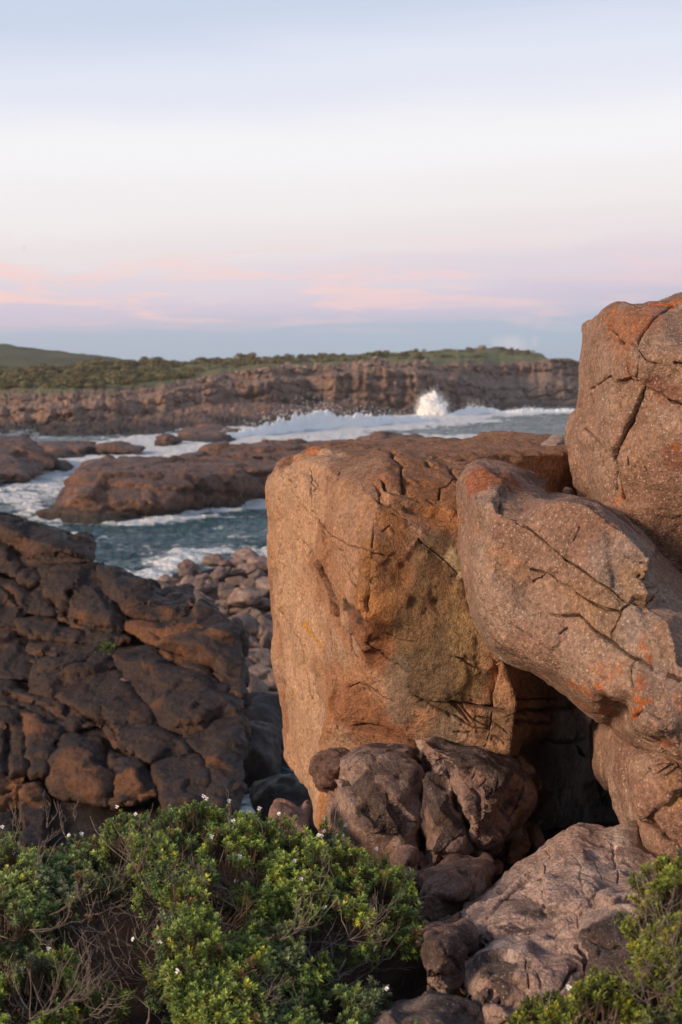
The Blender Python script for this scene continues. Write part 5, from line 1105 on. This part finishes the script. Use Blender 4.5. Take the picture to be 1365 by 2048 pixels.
for j in rs.permutation(mid_i):
    if cnt >= 210: break
    if -80 < HPX[j] < 1060 and rs.random() < hill_dens(HPX[j]) * .9:
        put_shrub(HVts[j], rs.uniform(.7, 1.6) * (1.15 if HPX[j] < 350 else .8), 'low olive shrub on the grassy slope above the cliffs', 'shrubs on the slope of the headland'); cnt += 1
def build_haze():
    P = np.array([(x, y, z) for z in (-8., 34.) for x, y in ((-1600, -1600), (1600, -1600), (1600, 1600), (-1600, 1600))], float)
    me = mesh_arrays('haze', P, [np.array([(3, 2, 1, 0), (4, 5, 6, 7), (0, 1, 5, 4), (1, 2, 6, 5), (2, 3, 7, 6), (3, 0, 4, 7)])])
    m = bpy.data.materials.new('sea_air'); m.use_nodes = True; nt = m.node_tree; nt.nodes.clear()
    o_ = nt.nodes.new('ShaderNodeOutputMaterial'); v_ = nt.nodes.new('ShaderNodeVolumePrincipled'); nt.links.new(v_.outputs[0], o_.inputs['Volume'])
    v_.inputs['Color'].default_value = (.86, .86, .90, 1); v_.inputs['Density'].default_value = .00026
    tag(link('haze', me, m), kind='stuff', label='thin sea haze over the bay')
build_haze()
j = sky_i[np.argmin(np.abs(HPX[sky_i] - 965))]; o = bpy.data.objects.new('cairn_rock', HV[4]); COL.objects.link(o); o.location = HVts[j] + np.array([0, 0, .6]); o.scale = (1.5, 1.2, 1.1)
tag(o, 'pale brown boulder sitting on the highest point of the headland', 'boulder')
# broken blocks along the edge of the cliff
edge_i = np.nonzero((HT > 3.6) & (HT < 4.15))[0]; cnt = 0
for j in rs.permutation(edge_i):
    if cnt >= 70: break
    if 230 < HPX[j] < 900 and rs.random() < (.9 if 470 < HPX[j] < 640 else .35):
        o = bpy.data.objects.new('cliff_block', HV[rs.integers(10)]); COL.objects.link(o); s = rs.uniform(.35, 1.1)
        o.location = HVts[j] + np.array([0, -.4, .1]); o.scale = (s, s, s * rs.uniform(.8, 1.3)); o.rotation_euler = (rs.uniform(-.4, .4), rs.uniform(-.4, .4), rs.uniform(0, 6)); cnt += 1
        tag(o, 'loose brown block on the broken edge of the headland cliff', 'boulder', 'loose blocks along the cliff edge')
# ================================================================== flowering bushes
M_LEAF = leaf_mat('bush_leaves', None, None, .5, .22)
def twig_mat():
    m, nt, b = new_mat('grey_twig')
    tc = nt.nodes.new('ShaderNodeTexCoord'); n = noise_n(nt, tc.outputs['Object'], 40, 4, .6)
    c = mixc(nt, mapr(nt, n.outputs[0], .3, .7, 0, 1), (0.12, 0.085, 0.065), (0.30, 0.25, 0.215)); nt.links.new(c, b.inputs['Base Color']); b.inputs['Roughness'].default_value = .9
    return m
M_TWIG = twig_mat()
m, nt, b = new_mat('white_petal'); b.inputs['Base Color'].default_value = (.82, .80, .86, 1); b.inputs['Roughness'].default_value = .6; M_PETAL = m

def shoot_variant(seed, narrow=1.0):
    """one leafy shoot along +z, base at the origin, about 5 cm tall: (verts, tri faces, per-vertex shade 0..1 base to tip)"""
    r = np.random.default_rng(seed); V = []; Fc = []; S = []
    nw = r.integers(4, 6); H = r.uniform(.022, .034)
    for w in range(nw):
        t = w / (nw - 1); z = H * (.25 + .75 * t); nl = 5 if t < .9 else 6
        for k in range(nl):
            a = k * 2 * math.pi / nl + w * .78 + r.normal() * .15
            el = (.35 + .75 * t ** 1.5) + r.normal() * .12
            L = r.uniform(.015, .021) * (1 - .35 * max(0, t - .7) / .3); wd = r.uniform(.0016, .0023) * narrow
            d = np.array([math.cos(a) * math.cos(el), math.sin(a) * math.cos(el), math.sin(el)])
            s = np.array([-math.sin(a), math.cos(a), 0]); u = np.cross(d, s)
            p = np.array([0, 0, z]); b0 = len(V)
            V += [p, p + d * L * .5 + s * wd + u * .0012, p + d * L * .5 - s * wd + u * .0012, p + d * L - u * .002 * r.uniform(-.5, 1.5)]
            Fc += [(b0, b0 + 1, b0 + 2), (b0 + 1, b0 + 3, b0 + 2)]
            S += [t * .6, t * .6 + .2, t * .6 + .2, t * .6 + .4]
    b0 = len(V)   # stem
    for z, rad in ((-.05, .0014), (H, .0008)):
        for k in range(3): V.append(np.array([math.cos(k * 2.09) * rad, math.sin(k * 2.09) * rad, z])); S.append(-1)
    for k in range(3): Fc += [(b0 + k, b0 + (k + 1) % 3, b0 + 3 + k), (b0 + (k + 1) % 3, b0 + 3 + (k + 1) % 3, b0 + 3 + k)]
    return np.array(V), np.array(Fc), np.array(S)
SV = [shoot_variant(40 + k) for k in range(10)]

def frames(D, r):
    D = D / np.linalg.norm(D, axis=1)[:, None]
    h = np.where(np.abs(D[:, 2:3]) > .9, np.array([[1., 0, 0]]), np.array([[0, 0, 1.]]))
    X = np.cross(h, D); X /= np.linalg.norm(X, axis=1)[:, None]; Y = np.cross(D, X)
    a = r.uniform(0, 6.283, len(D))[:, None]
    return X * np.cos(a) + Y * np.sin(a), -X * np.sin(a) + Y * np.cos(a), D

def foliage(P, D, scale, tint, r, kill=None):
    """shoots at points P along directions D"""
    Vs, Fs, Cs = [], [], []; off = 0
    kind = r.integers(0, len(SV), len(P))
    for k in range(len(SV)):
        ids = np.nonzero(kind == k)[0]
        if not len(ids): continue
        V, Fc, S = SV[k]; X, Y, Z = frames(D[ids], r); s = scale[ids][:, None, None]
        Q = P[ids][:, None, :] + s * (V[None, :, 0:1] * X[:, None] + V[None, :, 1:2] * Y[:, None] + V[None, :, 2:3] * Z[:, None])
        Q = Q + (r.normal(size=Q.shape) * .0012)
        base = tint[ids][:, None, :]
        c = base * (.30 + 1.75 * np.clip(S, 0, 1) ** 1.2)[None, :, None]  # darkened bases paint the shade of the gaps; lighter tips are new growth
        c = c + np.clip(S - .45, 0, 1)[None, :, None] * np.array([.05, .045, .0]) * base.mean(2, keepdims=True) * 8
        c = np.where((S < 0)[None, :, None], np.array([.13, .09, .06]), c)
        Vs.append(Q.reshape(-1, 3)); Cs.append(np.broadcast_to(c, Q.shape).reshape(-1, 3))
        Fs.append((Fc[None] + (np.arange(len(ids)) * len(V))[:, None, None] + off).reshape(-1, 3)); off += len(ids) * len(V)
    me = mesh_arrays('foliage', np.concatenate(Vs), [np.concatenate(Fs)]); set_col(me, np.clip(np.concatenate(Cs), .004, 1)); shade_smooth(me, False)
    return me

def tubes(paths, name='branches', sides=4):
    V, Fc = [], []; off = 0
    for pts, r0, r1 in paths:
        pts = np.asarray(pts); n = len(pts)
        T = np.gradient(pts, axis=0); T /= np.linalg.norm(T, axis=1)[:, None] + 1e-9
        X = np.cross(T, [.31, .2, .93]); X /= np.linalg.norm(X, axis=1)[:, None] + 1e-9; Y = np.cross(T, X)
        rad = np.linspace(r0, r1, n)[:, None]
        for k in range(sides):
            a = 2 * math.pi * k / sides
            V.append(pts + rad * (math.cos(a) * X + math.sin(a) * Y))
        for k in range(sides):
            k2 = (k + 1) % sides; i = np.arange(n - 1)
            Fc.append(np.stack([off + k * n + i, off + k2 * n + i, off + k2 * n + i + 1, off + k * n + i + 1], 1))
        off += sides * n
    me = mesh_arrays(name, np.concatenate(V), [np.concatenate(Fc)]); shade_smooth(me)
    return me

def curve(a, d0, b, n, r, jit=.012):
    """a bent twig from a (leaving along d0) to b"""
    t = np.linspace(0, 1, n)[:, None]; L = np.linalg.norm(b - a); c = a + d0 / (np.linalg.norm(d0) + 1e-9) * L * .5
    p = (1 - t) ** 2 * a + 2 * t * (1 - t) * c + t * t * b
    w = np.cumsum(r.normal(size=(n, 3)) * jit * L / n ** .5, axis=0); w -= w[:1]
    return p + w

def spray(paths, p, d, L, r, depth=0, rad=.0017):
    """a bare dead twig that forks and turns up"""
    d = d / np.linalg.norm(d); n = 7
    pts = [p]
    for k in range(n - 1):
        d = d + r.normal(size=3) * .10 + np.array([0, 0, .14]); d /= np.linalg.norm(d)
        pts.append(pts[-1] + d * L / n)
        if depth < 2 and k >= 1 and r.random() < .55:
            e = d + r.normal(size=3) * .65; spray(paths, pts[-1], e, L * r.uniform(.35, .65), r, depth + 1, rad * .75)
    paths.append((np.array(pts), rad, rad * .45))

def flower_mesh(seed):
    r = np.random.default_rng(seed); V, Fc = [], []
    for k in range(5):
        a = k * 1.2566 + r.normal() * .15 + (.25 if k in (0, 1) else 0); L = .0085 * r.uniform(.8, 1.15); w = .0028
        d = np.array([math.cos(a), math.sin(a), .35]); s = np.array([-math.sin(a), math.cos(a), 0]); b0 = len(V)
        V += [d * .001, d * L * .6 + s * w, d * L * .6 - s * w, d * L + s * w * .5, d * L - s * w * .5]
        Fc += [(b0, b0 + 1, b0 + 2), (b0 + 1, b0 + 3, b0 + 2), (b0 + 3, b0 + 4, b0 + 2)]
    me = mesh_arrays('flower', np.array(V), [np.array(Fc)]); me.materials.append(M_PETAL)
    return me
FL = [flower_mesh(k) for k in range(5)]

def bush(label, lobes, base_px, n_shoots, seed, tint_rng, n_flow=0, flow_px=(), sprays=(), n_branch=90, leaf_scale=1.0, cat='bush', yellow=.25, drop=44):
    """lobes: (px, py, rx, ry, Y, depth m) -> ellipsoid crowns; base_px: where the stems leave the soil"""
    r = np.random.default_rng(seed)
    E = []
    for (px, py, rx, ry, Y, dep) in lobes:
        py += drop
        E.append((W(px, py, Y), np.array([rx * Y / F, dep, ry * Y / F])))
    area = np.array([e[1][0] * e[1][2] + e[1][1] * e[1][2] + e[1][0] * e[1][1] for e in E]); area = area / area.sum()
    P, D, shade = [], [], []
    for (c, R), a in zip(E, area):
        n = int(n_shoots * a * 2.2)
        d = r.normal(size=(n, 3)); d /= np.linalg.norm(d, axis=1)[:, None]
        q = d * R; nrm = d / R; nrm /= np.linalg.norm(nrm, axis=1)[:, None]
        p = c + q * r.uniform(.70, 1.0, (n, 1))
        lump = fbm(p * 6, 3, seed) ; p = p + nrm * (lump * .13)[:, None]
        keep = (d[:, 2] > -.55 + r.normal(size=n) * .15) & (fbm(p * 6 + 4, 3, seed + 1) > -.06) & (p[:, 2] > ground_z(p[:, 0], p[:, 1]) + .02)
        inside = np.zeros(n, bool)
        for (c2, R2) in E:
            if c2 is c: continue
            inside |= ((((p - c2) / R2) ** 2).sum(1) < .62)
        keep &= ~inside
        P.append(p[keep]); dd = nrm * .75 + np.array([0, 0, .75]) + r.normal(size=(n, 3)) * .28; D.append(dd[keep])
    P = np.concatenate(P); D = np.concatenate(D)
    if len(P) > n_shoots: k = r.permutation(len(P))[:n_shoots]; P, D = P[k], D[k]
    n = len(P)
    t = np.array(tint_rng[0])[None] + (np.array(tint_rng[1]) - np.array(tint_rng[0]))[None] * np.clip(.5 + fbm(P * 5, 3, seed + 2)[:, None] * 1.1 + r.normal(size=(n, 1)) * .18, 0, 1)
    ye = r.random(n) < yellow * .5; t[ye] = t[ye] * np.array([1.45, 1.2, .7])
    gy = sstep(.05, .3, fbm(P * 3.1 + 8, 3, seed + 5))[:, None]; t = t * (1 - gy) + (t.mean(1, keepdims=True) * np.array([.80, 1.0, .62])) * gy * .85
    br_ = r.random(n) < .045; t[br_] = np.array([.20, .12, .06]) * r.uniform(.6, 1.2, (br_.sum(), 1))
    size_ = 1 + .35 * fbm(P * 4 + 2, 3, seed + 6)
    root_p = np.array([W(x, y, Y) for x, y, Y in base_px]); root_p[:, 2] = ground_z(root_p[:, 0], root_p[:, 1]) - .02
    cen = root_p.mean(0)
    e = bpy.data.objects.new('flowering_bush' if (n_flow or flow_px) else 'green_bush', None); COL.objects.link(e); e.location = cen; tag(e, label, cat)
    e.empty_display_size = .2
    def child(nm, me, mat):
        V = get_v(me); set_v(me, V - cen); return link(nm, me, mat, e)
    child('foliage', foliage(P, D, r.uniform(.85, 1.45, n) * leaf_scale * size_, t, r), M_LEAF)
    br = []
    pick = r.permutation(n)[:n_branch]
    mains = []
    for k in range(max(6, n_branch // 8)):
        j = r.integers(n); b0 = root_p[r.integers(len(root_p))] + r.normal(size=3) * [.04, .04, 0]
        d0 = np.array([r.normal() * .5, r.normal() * .5, .7]); p = curve(b0, d0, b0 + (P[j] - b0) * r.uniform(.55, .8), 12, r, .18)
        br.append((p, r.uniform(.005, .009), .0028)); mains.append(p)
    for j in pick:
        m_ = min((mains[q] for q in r.integers(0, len(mains), 5)), key=lambda w: np.min(((w - P[j]) ** 2).sum(1)))
        s = m_[r.integers(4, len(m_))]; br.append((curve(s, P[j] - s + r.normal(size=3) * .05 + [0, 0, -.03], P[j] - D[j] / np.linalg.norm(D[j]) * .02, 10, r, .12), r.uniform(.0022, .0036), .0011))
    child('branches', tubes(br), M_TWIG)
    if sprays:
        for (px, py, Y, dx, dz, L, cnt) in sprays:
            p0 = W(px, py, Y)
            pa = []
            for _ in range(max(2, int(cnt * .6))): spray(pa, p0 + r.normal(size=3) * .0012, np.array([dx + r.normal() * .35, -.25 + r.normal() * .35, dz + r.normal() * .2]), L * .8 * r.uniform(.6, 1.2), r)
            child('dead_twig', tubes(pa, 'dead_twig', 3), M_TWIG)
    top = np.nonzero((D[:, 2] > .8) & (P[:, 1] < np.percentile(P[:, 1], 75)))[0]
    spots = [P[j] + D[j] / np.linalg.norm(D[j]) * .05 for j in r.permutation(top)[:n_flow]]
    pp = CX + F * ((P - EYE) @ RGT) / ((P - EYE) @ FWD); qq = CY - F * ((P - EYE) @ UPV) / ((P - EYE) @ FWD)
    dist = np.linalg.norm(P - EYE, axis=1)
    for (x, y) in flow_px:
        w = (pp - x) ** 2 + (qq - y) ** 2 + (dist * 30); j = np.argmin(w); spots.append(P[j] + D[j] / np.linalg.norm(D[j]) * .052 - np.array([0, .012, 0]))
    for s in spots:
        f = bpy.data.objects.new('flower', FL[r.integers(5)]); COL.objects.link(f); f.parent = e; f.location = s - cen
        z = Vector((r.normal() * .5, -.8 + r.normal() * .3, .6 + r.normal() * .3)); f.rotation_euler = z.to_track_quat('Z', 'Y').to_euler(); f.scale = (.95, .95, .95)
    return e

Q1 = lambda *p: cr(0, 1560, .3663, p); Q2 = lambda *p: cr(260, 1580, .3663, p)
G0, G1 = (0.07, 0.13, 0.045), (0.30, 0.38, 0.085)
bush('big flowering bush with needle leaves filling the middle foreground, dotted with white flowers',
     [(345,1668,125,58,5.0,.30),(470,1690,150,78,4.95,.33),(610,1722,130,84,4.95,.33),(715,1770,110,80,4.85,.30),(800,1808,72,44,4.8,.2),(430,1800,112,76,4.6,.28),(405,1900,112,105,4.35,.28),(470,1960,110,90,4.25,.25),(560,1880,84,64,4.45,.22),(255,1672,58,34,5.05,.2)],
     [(480,1850,4.7),(560,1880,4.65),(420,1900,4.6)], 6600, 1, (G0, G1),
     flow_px=Q1((665,150),(1100,155),(1200,178),(945,225),(945,300),(1118,320),(1168,378),(1265,303),(1115,415),(1320,480),(770,918),(740,262),(1010,295),(985,600)) + Q2((395,102),(490,125),(690,170),(710,172),(790,180),(735,135),(555,250),(408,268),(460,322),(750,325),(600,425),(605,520),(870,548),(955,560),(880,458),(1080,200),(1055,283),(1025,315),(1060,330),(1345,400),(1225,245),(475,715),(228,888),(280,1055),(1058,648),(60,860)),
     sprays=[(300,1790,4.5,-.5,.6,.22,5),(330,1765,4.5,-.3,.8,.2,5),(420,1770,4.45,-.1,.9,.15,3),(590,1860,4.35,.7,.35,.26,8),(560,1880,4.3,.6,.3,.24,6),(500,2000,4.1,.6,.3,.24,6),(740,1850,4.6,.6,.3,.25,6),(700,1880,4.5,.7,.1,.3,6),(330,1690,4.85,-.5,.5,.2,4),(460,1660,4.8,.3,.9,.15,3),(310,1900,4.2,-.6,.3,.2,4),(640,1780,4.6,.2,.9,.18,4),(330,1840,4.75,-.7,-.1,.26,8),(320,1900,4.6,-.7,-.1,.24,8),(300,1960,4.5,-.6,.1,.22,7),(320,1800,4.9,-.8,.2,.24,7)], n_branch=420)
bush('grey-green bush with bare twigs rising from its top, at the left border',
     [(40,1752,100,80,4.9,.3),(130,1742,100,66,4.95,.3),(195,1738,55,44,5.0,.2),(-60,1780,100,90,4.9,.3),(10,1800,85,45,4.7,.2)],
     [(80,1900,4.75),(180,1880,4.8),(20,1910,4.7)], 3600, 2, ((0.075, 0.12, 0.055), (0.27, 0.34, 0.12)),
     flow_px=Q1((310,250),(435,238),(455,300),(120,395),(170,480),(125,455),(445,350),(530,485),(225,600),(60,545),(355,210),(30,330)),
     sprays=[(30,1680,4.75,-.1,.9,.16,5),(95,1655,4.75,.1,1,.14,5),(130,1670,4.75,0,1,.12,3),(70,1760,4.6,.3,.7,.2,4),(100,1830,4.6,.8,.1,.3,6),(170,1830,4.65,.7,.0,.26,5),(60,1860,4.5,.7,-.1,.3,6),(140,1850,4.7,.6,-.3,.25,5),(210,1810,4.8,.5,-.2,.22,4),(215,1790,4.75,.6,.5,.2,5),(150,1640,4.9,.2,.9,.12,3),(190,1900,4.85,.6,-.3,.26,8),(150,1880,4.9,.7,-.4,.26,8)], n_branch=300, yellow=.3, drop=44)
bush('small yellow-green bush low in the bottom left corner',
     [(70,1960,80,62,4.3,.2),(20,2010,80,60,4.2,.2),(130,1990,70,44,4.3,.16),(205,1985,34,34,4.35,.1),(105,1915,30,36,4.4,.1)],
     [(90,2060,4.3),(150,2050,4.3)], 1300, 3, ((0.07, 0.13, 0.03), (0.24, 0.32, 0.07)), flow_px=Q1((262,1100),(290,990)),
     sprays=[(90,2030,4.1,.6,.3,.25,10),(140,2000,4.15,.7,.5,.22,7),(150,1960,4.2,.3,.8,.12,4),(60,2040,4.05,.4,.2,.3,8),(180,2030,4.1,.8,.2,.22,6)], n_branch=130, yellow=.4)
bush('small bright green bush at the bottom edge, left of the low black-crusted rock',
     [(660,2010,84,40,4.15,.18),(760,2005,60,32,4.2,.14),(610,2040,60,36,4.1,.16),(700,2060,110,40,4.0,.2)],
     [(670,2080,4.1)], 1200, 4, ((0.07, 0.13, 0.045), (0.22, 0.30, 0.09)), flow_px=[(775,1990)], sprays=[(600,2020,4.1,-.3,.8,.12,3)], n_branch=90)
bush('dense yellow-green bush climbing the right border beside the pink slab',
     [(1350,1760,62,60,3.75,.16),(1335,1810,56,50,3.7,.15),(1380,1850,80,80,3.65,.2),(1345,1890,50,50,3.6,.14),(1420,1760,70,80,3.8,.2)],
     [(1380,2040,3.7)], 1300, 5, ((0.065, 0.10, 0.022), (0.21, 0.25, 0.045)), sprays=[(1360,1960,3.5,-.7,.6,.25,10),(1350,1990,3.45,-.8,.3,.22,8)], n_branch=140, leaf_scale=.9, yellow=.55)
bush('yellow-green bush sprawling over the bottom right corner',
     [(1200,2010,52,56,3.6,.12),(1080,2040,50,34,3.7,.12),(1150,2050,70,44,3.6,.14),(1255,2040,60,50,3.5,.14),(1310,2000,40,50,3.55,.12),(1230,1975,30,36,3.65,.08),(1340,2060,60,50,3.4,.14)],
     [(1200,2110,3.6),(1290,2110,3.55)], 1300, 6, ((0.065, 0.10, 0.022), (0.21, 0.25, 0.045)), flow_px=[(1130,1985)], sprays=[(1300,2010,3.45,-.6,.5,.18,6),(1090,2020,3.6,-.1,.9,.10,3)], n_branch=120, leaf_scale=.9, yellow=.5)

# ---- the little plant in a crack of the outcrop
def tuft():
    r = np.random.default_rng(3); P0 = W(216, 1296, dY(216, 1296) - .55)
    n = 26; P = P0 + r.normal(size=(n, 3)) * [.05, .04, .03]; D = r.normal(size=(n, 3)) * .6 + [0, -.3, .7]
    me = foliage(P, D, np.full(n, 1.8), np.tile(np.array((.09, .15, .03)), (n, 1)), r)
    loc = rebase(me); o = link('crack_plant', me, M_LEAF, loc=loc); tag(o, 'tiny bright green plant rooted in a crack of the dark outcrop', 'plant')
tuft()
o = bpy.data.objects.new('pale_stone', HV[9]); COL.objects.link(o); o.location = W(249, 1359, dY(249, 1359) - .55); o.scale = (.07, .05, .035); o.rotation_euler = (.2, .3, .4)
tag(o, 'small whitish stone caught in a long crack of the dark outcrop', 'stone')

# ---- litter on the soil
def litter():
    r = np.random.default_rng(8); pa = []
    for _ in range(380):
        x = r.uniform(-1.6, .7); y = r.uniform(3.9, 5.6); z = ground_z(np.array([x]), np.array([y]))[0] + .03
        a = r.uniform(0, 6.28); L = r.uniform(.03, .16); p = np.array([x, y, z]); d = np.array([math.cos(a), math.sin(a), r.normal() * .15])
        pa.append((curve(p, d + r.normal(size=3) * .3, p + d * L, 6, r, .1), .0016, .0008))
    me = tubes(pa, 'litter', 3)
    o = link('twig_litter', me, M_TWIG); tag(o, 'thin dead twigs scattered on the soil under the bushes', 'litter', kind='stuff')
litter()

# ---- a gull far out
def gull():
    V = np.array([(0,.28,0),(0,-.22,.02),(-.05,.02,.05),(.05,.02,.05),(0,.02,-.06),(-.35,.05,.16),(-.33,-.08,.15),(.35,.05,.16),(.33,-.08,.15),(-.7,-.06,.05),(.7,-.06,.05),(-.05,-.32,.0),(.05,-.32,.0),(-.04,.1,.03),(-.04,-.08,.03),(.04,.1,.03),(.04,-.08,.03)], float)
    T3 = [(0,2,4),(0,4,3),(0,3,2),(1,4,2),(1,3,4),(1,2,3),(13,5,6),(13,6,14),(15,8,7),(15,16,8),(5,9,6),(7,8,10),(1,11,12)]
    me = mesh_arrays('gull', V, [np.array(T3)]); mm, nt, b = new_mat('gull_grey'); b.inputs['Base Color'].default_value = (.09, .09, .1, 1)
    o = link('sea_bird', me, mm, loc=W(47, 496, 160)); o.rotation_euler = (0, 1.25, .3)
    tag(o, 'tiny dark bird wheeling in the pale sky at the left', 'bird')
gull()
# ================================================================== light, sky, camera
SUN_EL, SUN_AZ = math.radians(20), math.radians(238)      # low light from behind the camera on the left (0 = +Y, clockwise)
sd = Vector((math.sin(SUN_AZ) * math.cos(SUN_EL), math.cos(SUN_AZ) * math.cos(SUN_EL), math.sin(SUN_EL)))
L = bpy.data.lights.new('sun', 'SUN'); L.energy = 3.7; L.angle = math.radians(14); L.color = (1.0, .735, .52)
lo = bpy.data.objects.new('sun', L); COL.objects.link(lo); lo.rotation_euler = sd.to_track_quat('Z', 'Y').to_euler(); lo.location = (-20, -20, 20)

def lin(r, g, b):
    f = lambda c: ((c / 255 + .055) / 1.055) ** 2.4 if c > 10 else c / 255 / 12.92
    return (f(r), f(g), f(b), 1)
w = bpy.data.worlds.new('World'); scene.world = w; w.use_nodes = True
nt = w.node_tree; nt.nodes.clear()
out = nt.nodes.new('ShaderNodeOutputWorld'); bg = nt.nodes.new('ShaderNodeBackground'); nt.links.new(bg.outputs[0], out.inputs[0])
tc = nt.nodes.new('ShaderNodeTexCoord'); nm = nt.nodes.new('ShaderNodeVectorMath'); nm.operation = 'NORMALIZE'; nt.links.new(tc.outputs['Generated'], nm.inputs[0])
sp = nt.nodes.new('ShaderNodeSeparateXYZ'); nt.links.new(nm.outputs[0], sp.inputs[0])
# clouds and bands wander a little with direction
mp = nt.nodes.new('ShaderNodeMapping'); mp.inputs['Scale'].default_value = (1.0, 1.0, 9.0); mp.inputs['Rotation'].default_value = (0, math.radians(4), 0); nt.links.new(nm.outputs[0], mp.inputs[0])
c1 = noise_n(nt, mp.outputs[0], 3.2, 6, .55, .4); c2 = noise_n(nt, mp.outputs[0], 9, 7, .6, .6)
el = math_n(nt, 'ADD', sp.outputs[2], math_n(nt, 'MULTIPLY', math_n(nt, 'SUBTRACT', c1.outputs[0], .5), .035))
el = math_n(nt, 'ADD', el, math_n(nt, 'MULTIPLY', sp.outputs[0], -.05))
rp = nt.nodes.new('ShaderNodeValToRGB'); rp.color_ramp.interpolation = 'EASE'
stops = [(0.0, (160,178,197)), (.016, (166,184,202)), (.029, (173,186,205)), (.038, (196,192,209)), (.050, (209,199,214)), (.067, (220,210,219)), (.085, (230,222,224)), (.118, (237,232,233)), (.151, (240,239,241)), (.20, (222,226,239)), (.25, (197,209,229)), (.40, (153,167,191)), (1.0, (118,135,162))]
els = rp.color_ramp.elements
while len(els) < len(stops): els.new(.5)
for e_, (p_, c_) in zip(els, stops): e_.position = p_; e_.color = lin(*c_)
nt.links.new(el, rp.inputs[0])
band = math_n(nt, 'MULTIPLY', mapr(nt, sp.outputs[2], .026, .042, 0, 1), mapr(nt, sp.outputs[2], .06, .098, 1, 0))
pk = math_n(nt, 'MULTIPLY', band, mapr(nt, c2.outputs[0], .49, .60, 0, .95))
pk = math_n(nt, 'MULTIPLY', pk, mapr(nt, sp.outputs[0], -.25, .22, 1.0, .35))
col = mixc(nt, pk, rp.outputs[0], lin(246, 208, 203)[:3])
cd = ray(1022, 690); cd = cd / np.linalg.norm(cd)     # a small far cloud low on the right
vd = nt.nodes.new('ShaderNodeVectorMath'); vd.operation = 'SUBTRACT'; nt.links.new(nm.outputs[0], vd.inputs[0]); vd.inputs[1].default_value = tuple(cd)
vm = nt.nodes.new('ShaderNodeVectorMath'); vm.operation = 'MULTIPLY'; nt.links.new(vd.outputs[0], vm.inputs[0]); vm.inputs[1].default_value = (1, 1, 2.6)
vl = nt.nodes.new('ShaderNodeVectorMath'); vl.operation = 'LENGTH'; nt.links.new(vm.outputs[0], vl.inputs[0]); c3 = noise_n(nt, nm.outputs[0], 110, 5, .6)
cl = mapr(nt, math_n(nt, 'ADD', vl.outputs['Value'], math_n(nt, 'MULTIPLY', math_n(nt, 'SUBTRACT', c3.outputs[0], .5), .05)), .004, .02, .6, 0)
col = mixc(nt, cl, col, lin(206, 205, 215)[:3])
# glow of the set sun behind the camera
dt = nt.nodes.new('ShaderNodeVectorMath'); dt.operation = 'DOT_PRODUCT'; nt.links.new(nm.outputs[0], dt.inputs[0]); dt.inputs[1].default_value = (sd.x, sd.y, 0)
gl = math_n(nt, 'MULTIPLY', mapr(nt, dt.outputs['Value'], .2, 1.0, 0, 1), mapr(nt, sp.outputs[2], 0, .6, 1, 0))
col = mixc(nt, gl, col, (1.15, .72, .42))
nt.links.new(col, bg.inputs[0]); bg.inputs[1].default_value = 1.0

cam = bpy.data.cameras.new('camera'); co = bpy.data.objects.new('camera', cam); COL.objects.link(co)
co.location = EYE; co.rotation_euler = (math.pi / 2 - PITCH, 0, 0)
cam.sensor_fit = 'VERTICAL'; cam.sensor_height = 36.0; cam.sensor_width = 24.0; cam.lens = F / 2048 * 36.0
cam.clip_start = .1; cam.clip_end = 12000
cam.dof.use_dof = True; cam.dof.focus_distance = 6.2; cam.dof.aperture_fstop = 4.5
scene.camera = co
scene.view_settings.view_transform = 'Standard'; scene.view_settings.look = 'None'; scene.view_settings.exposure = 0.1; scene.view_settings.gamma = 1
scene.cycles.use_denoising = True; scene.cycles.max_bounces = 6; scene.cycles.volume_bounces = 2; scene.cycles.use_adaptive_sampling = True
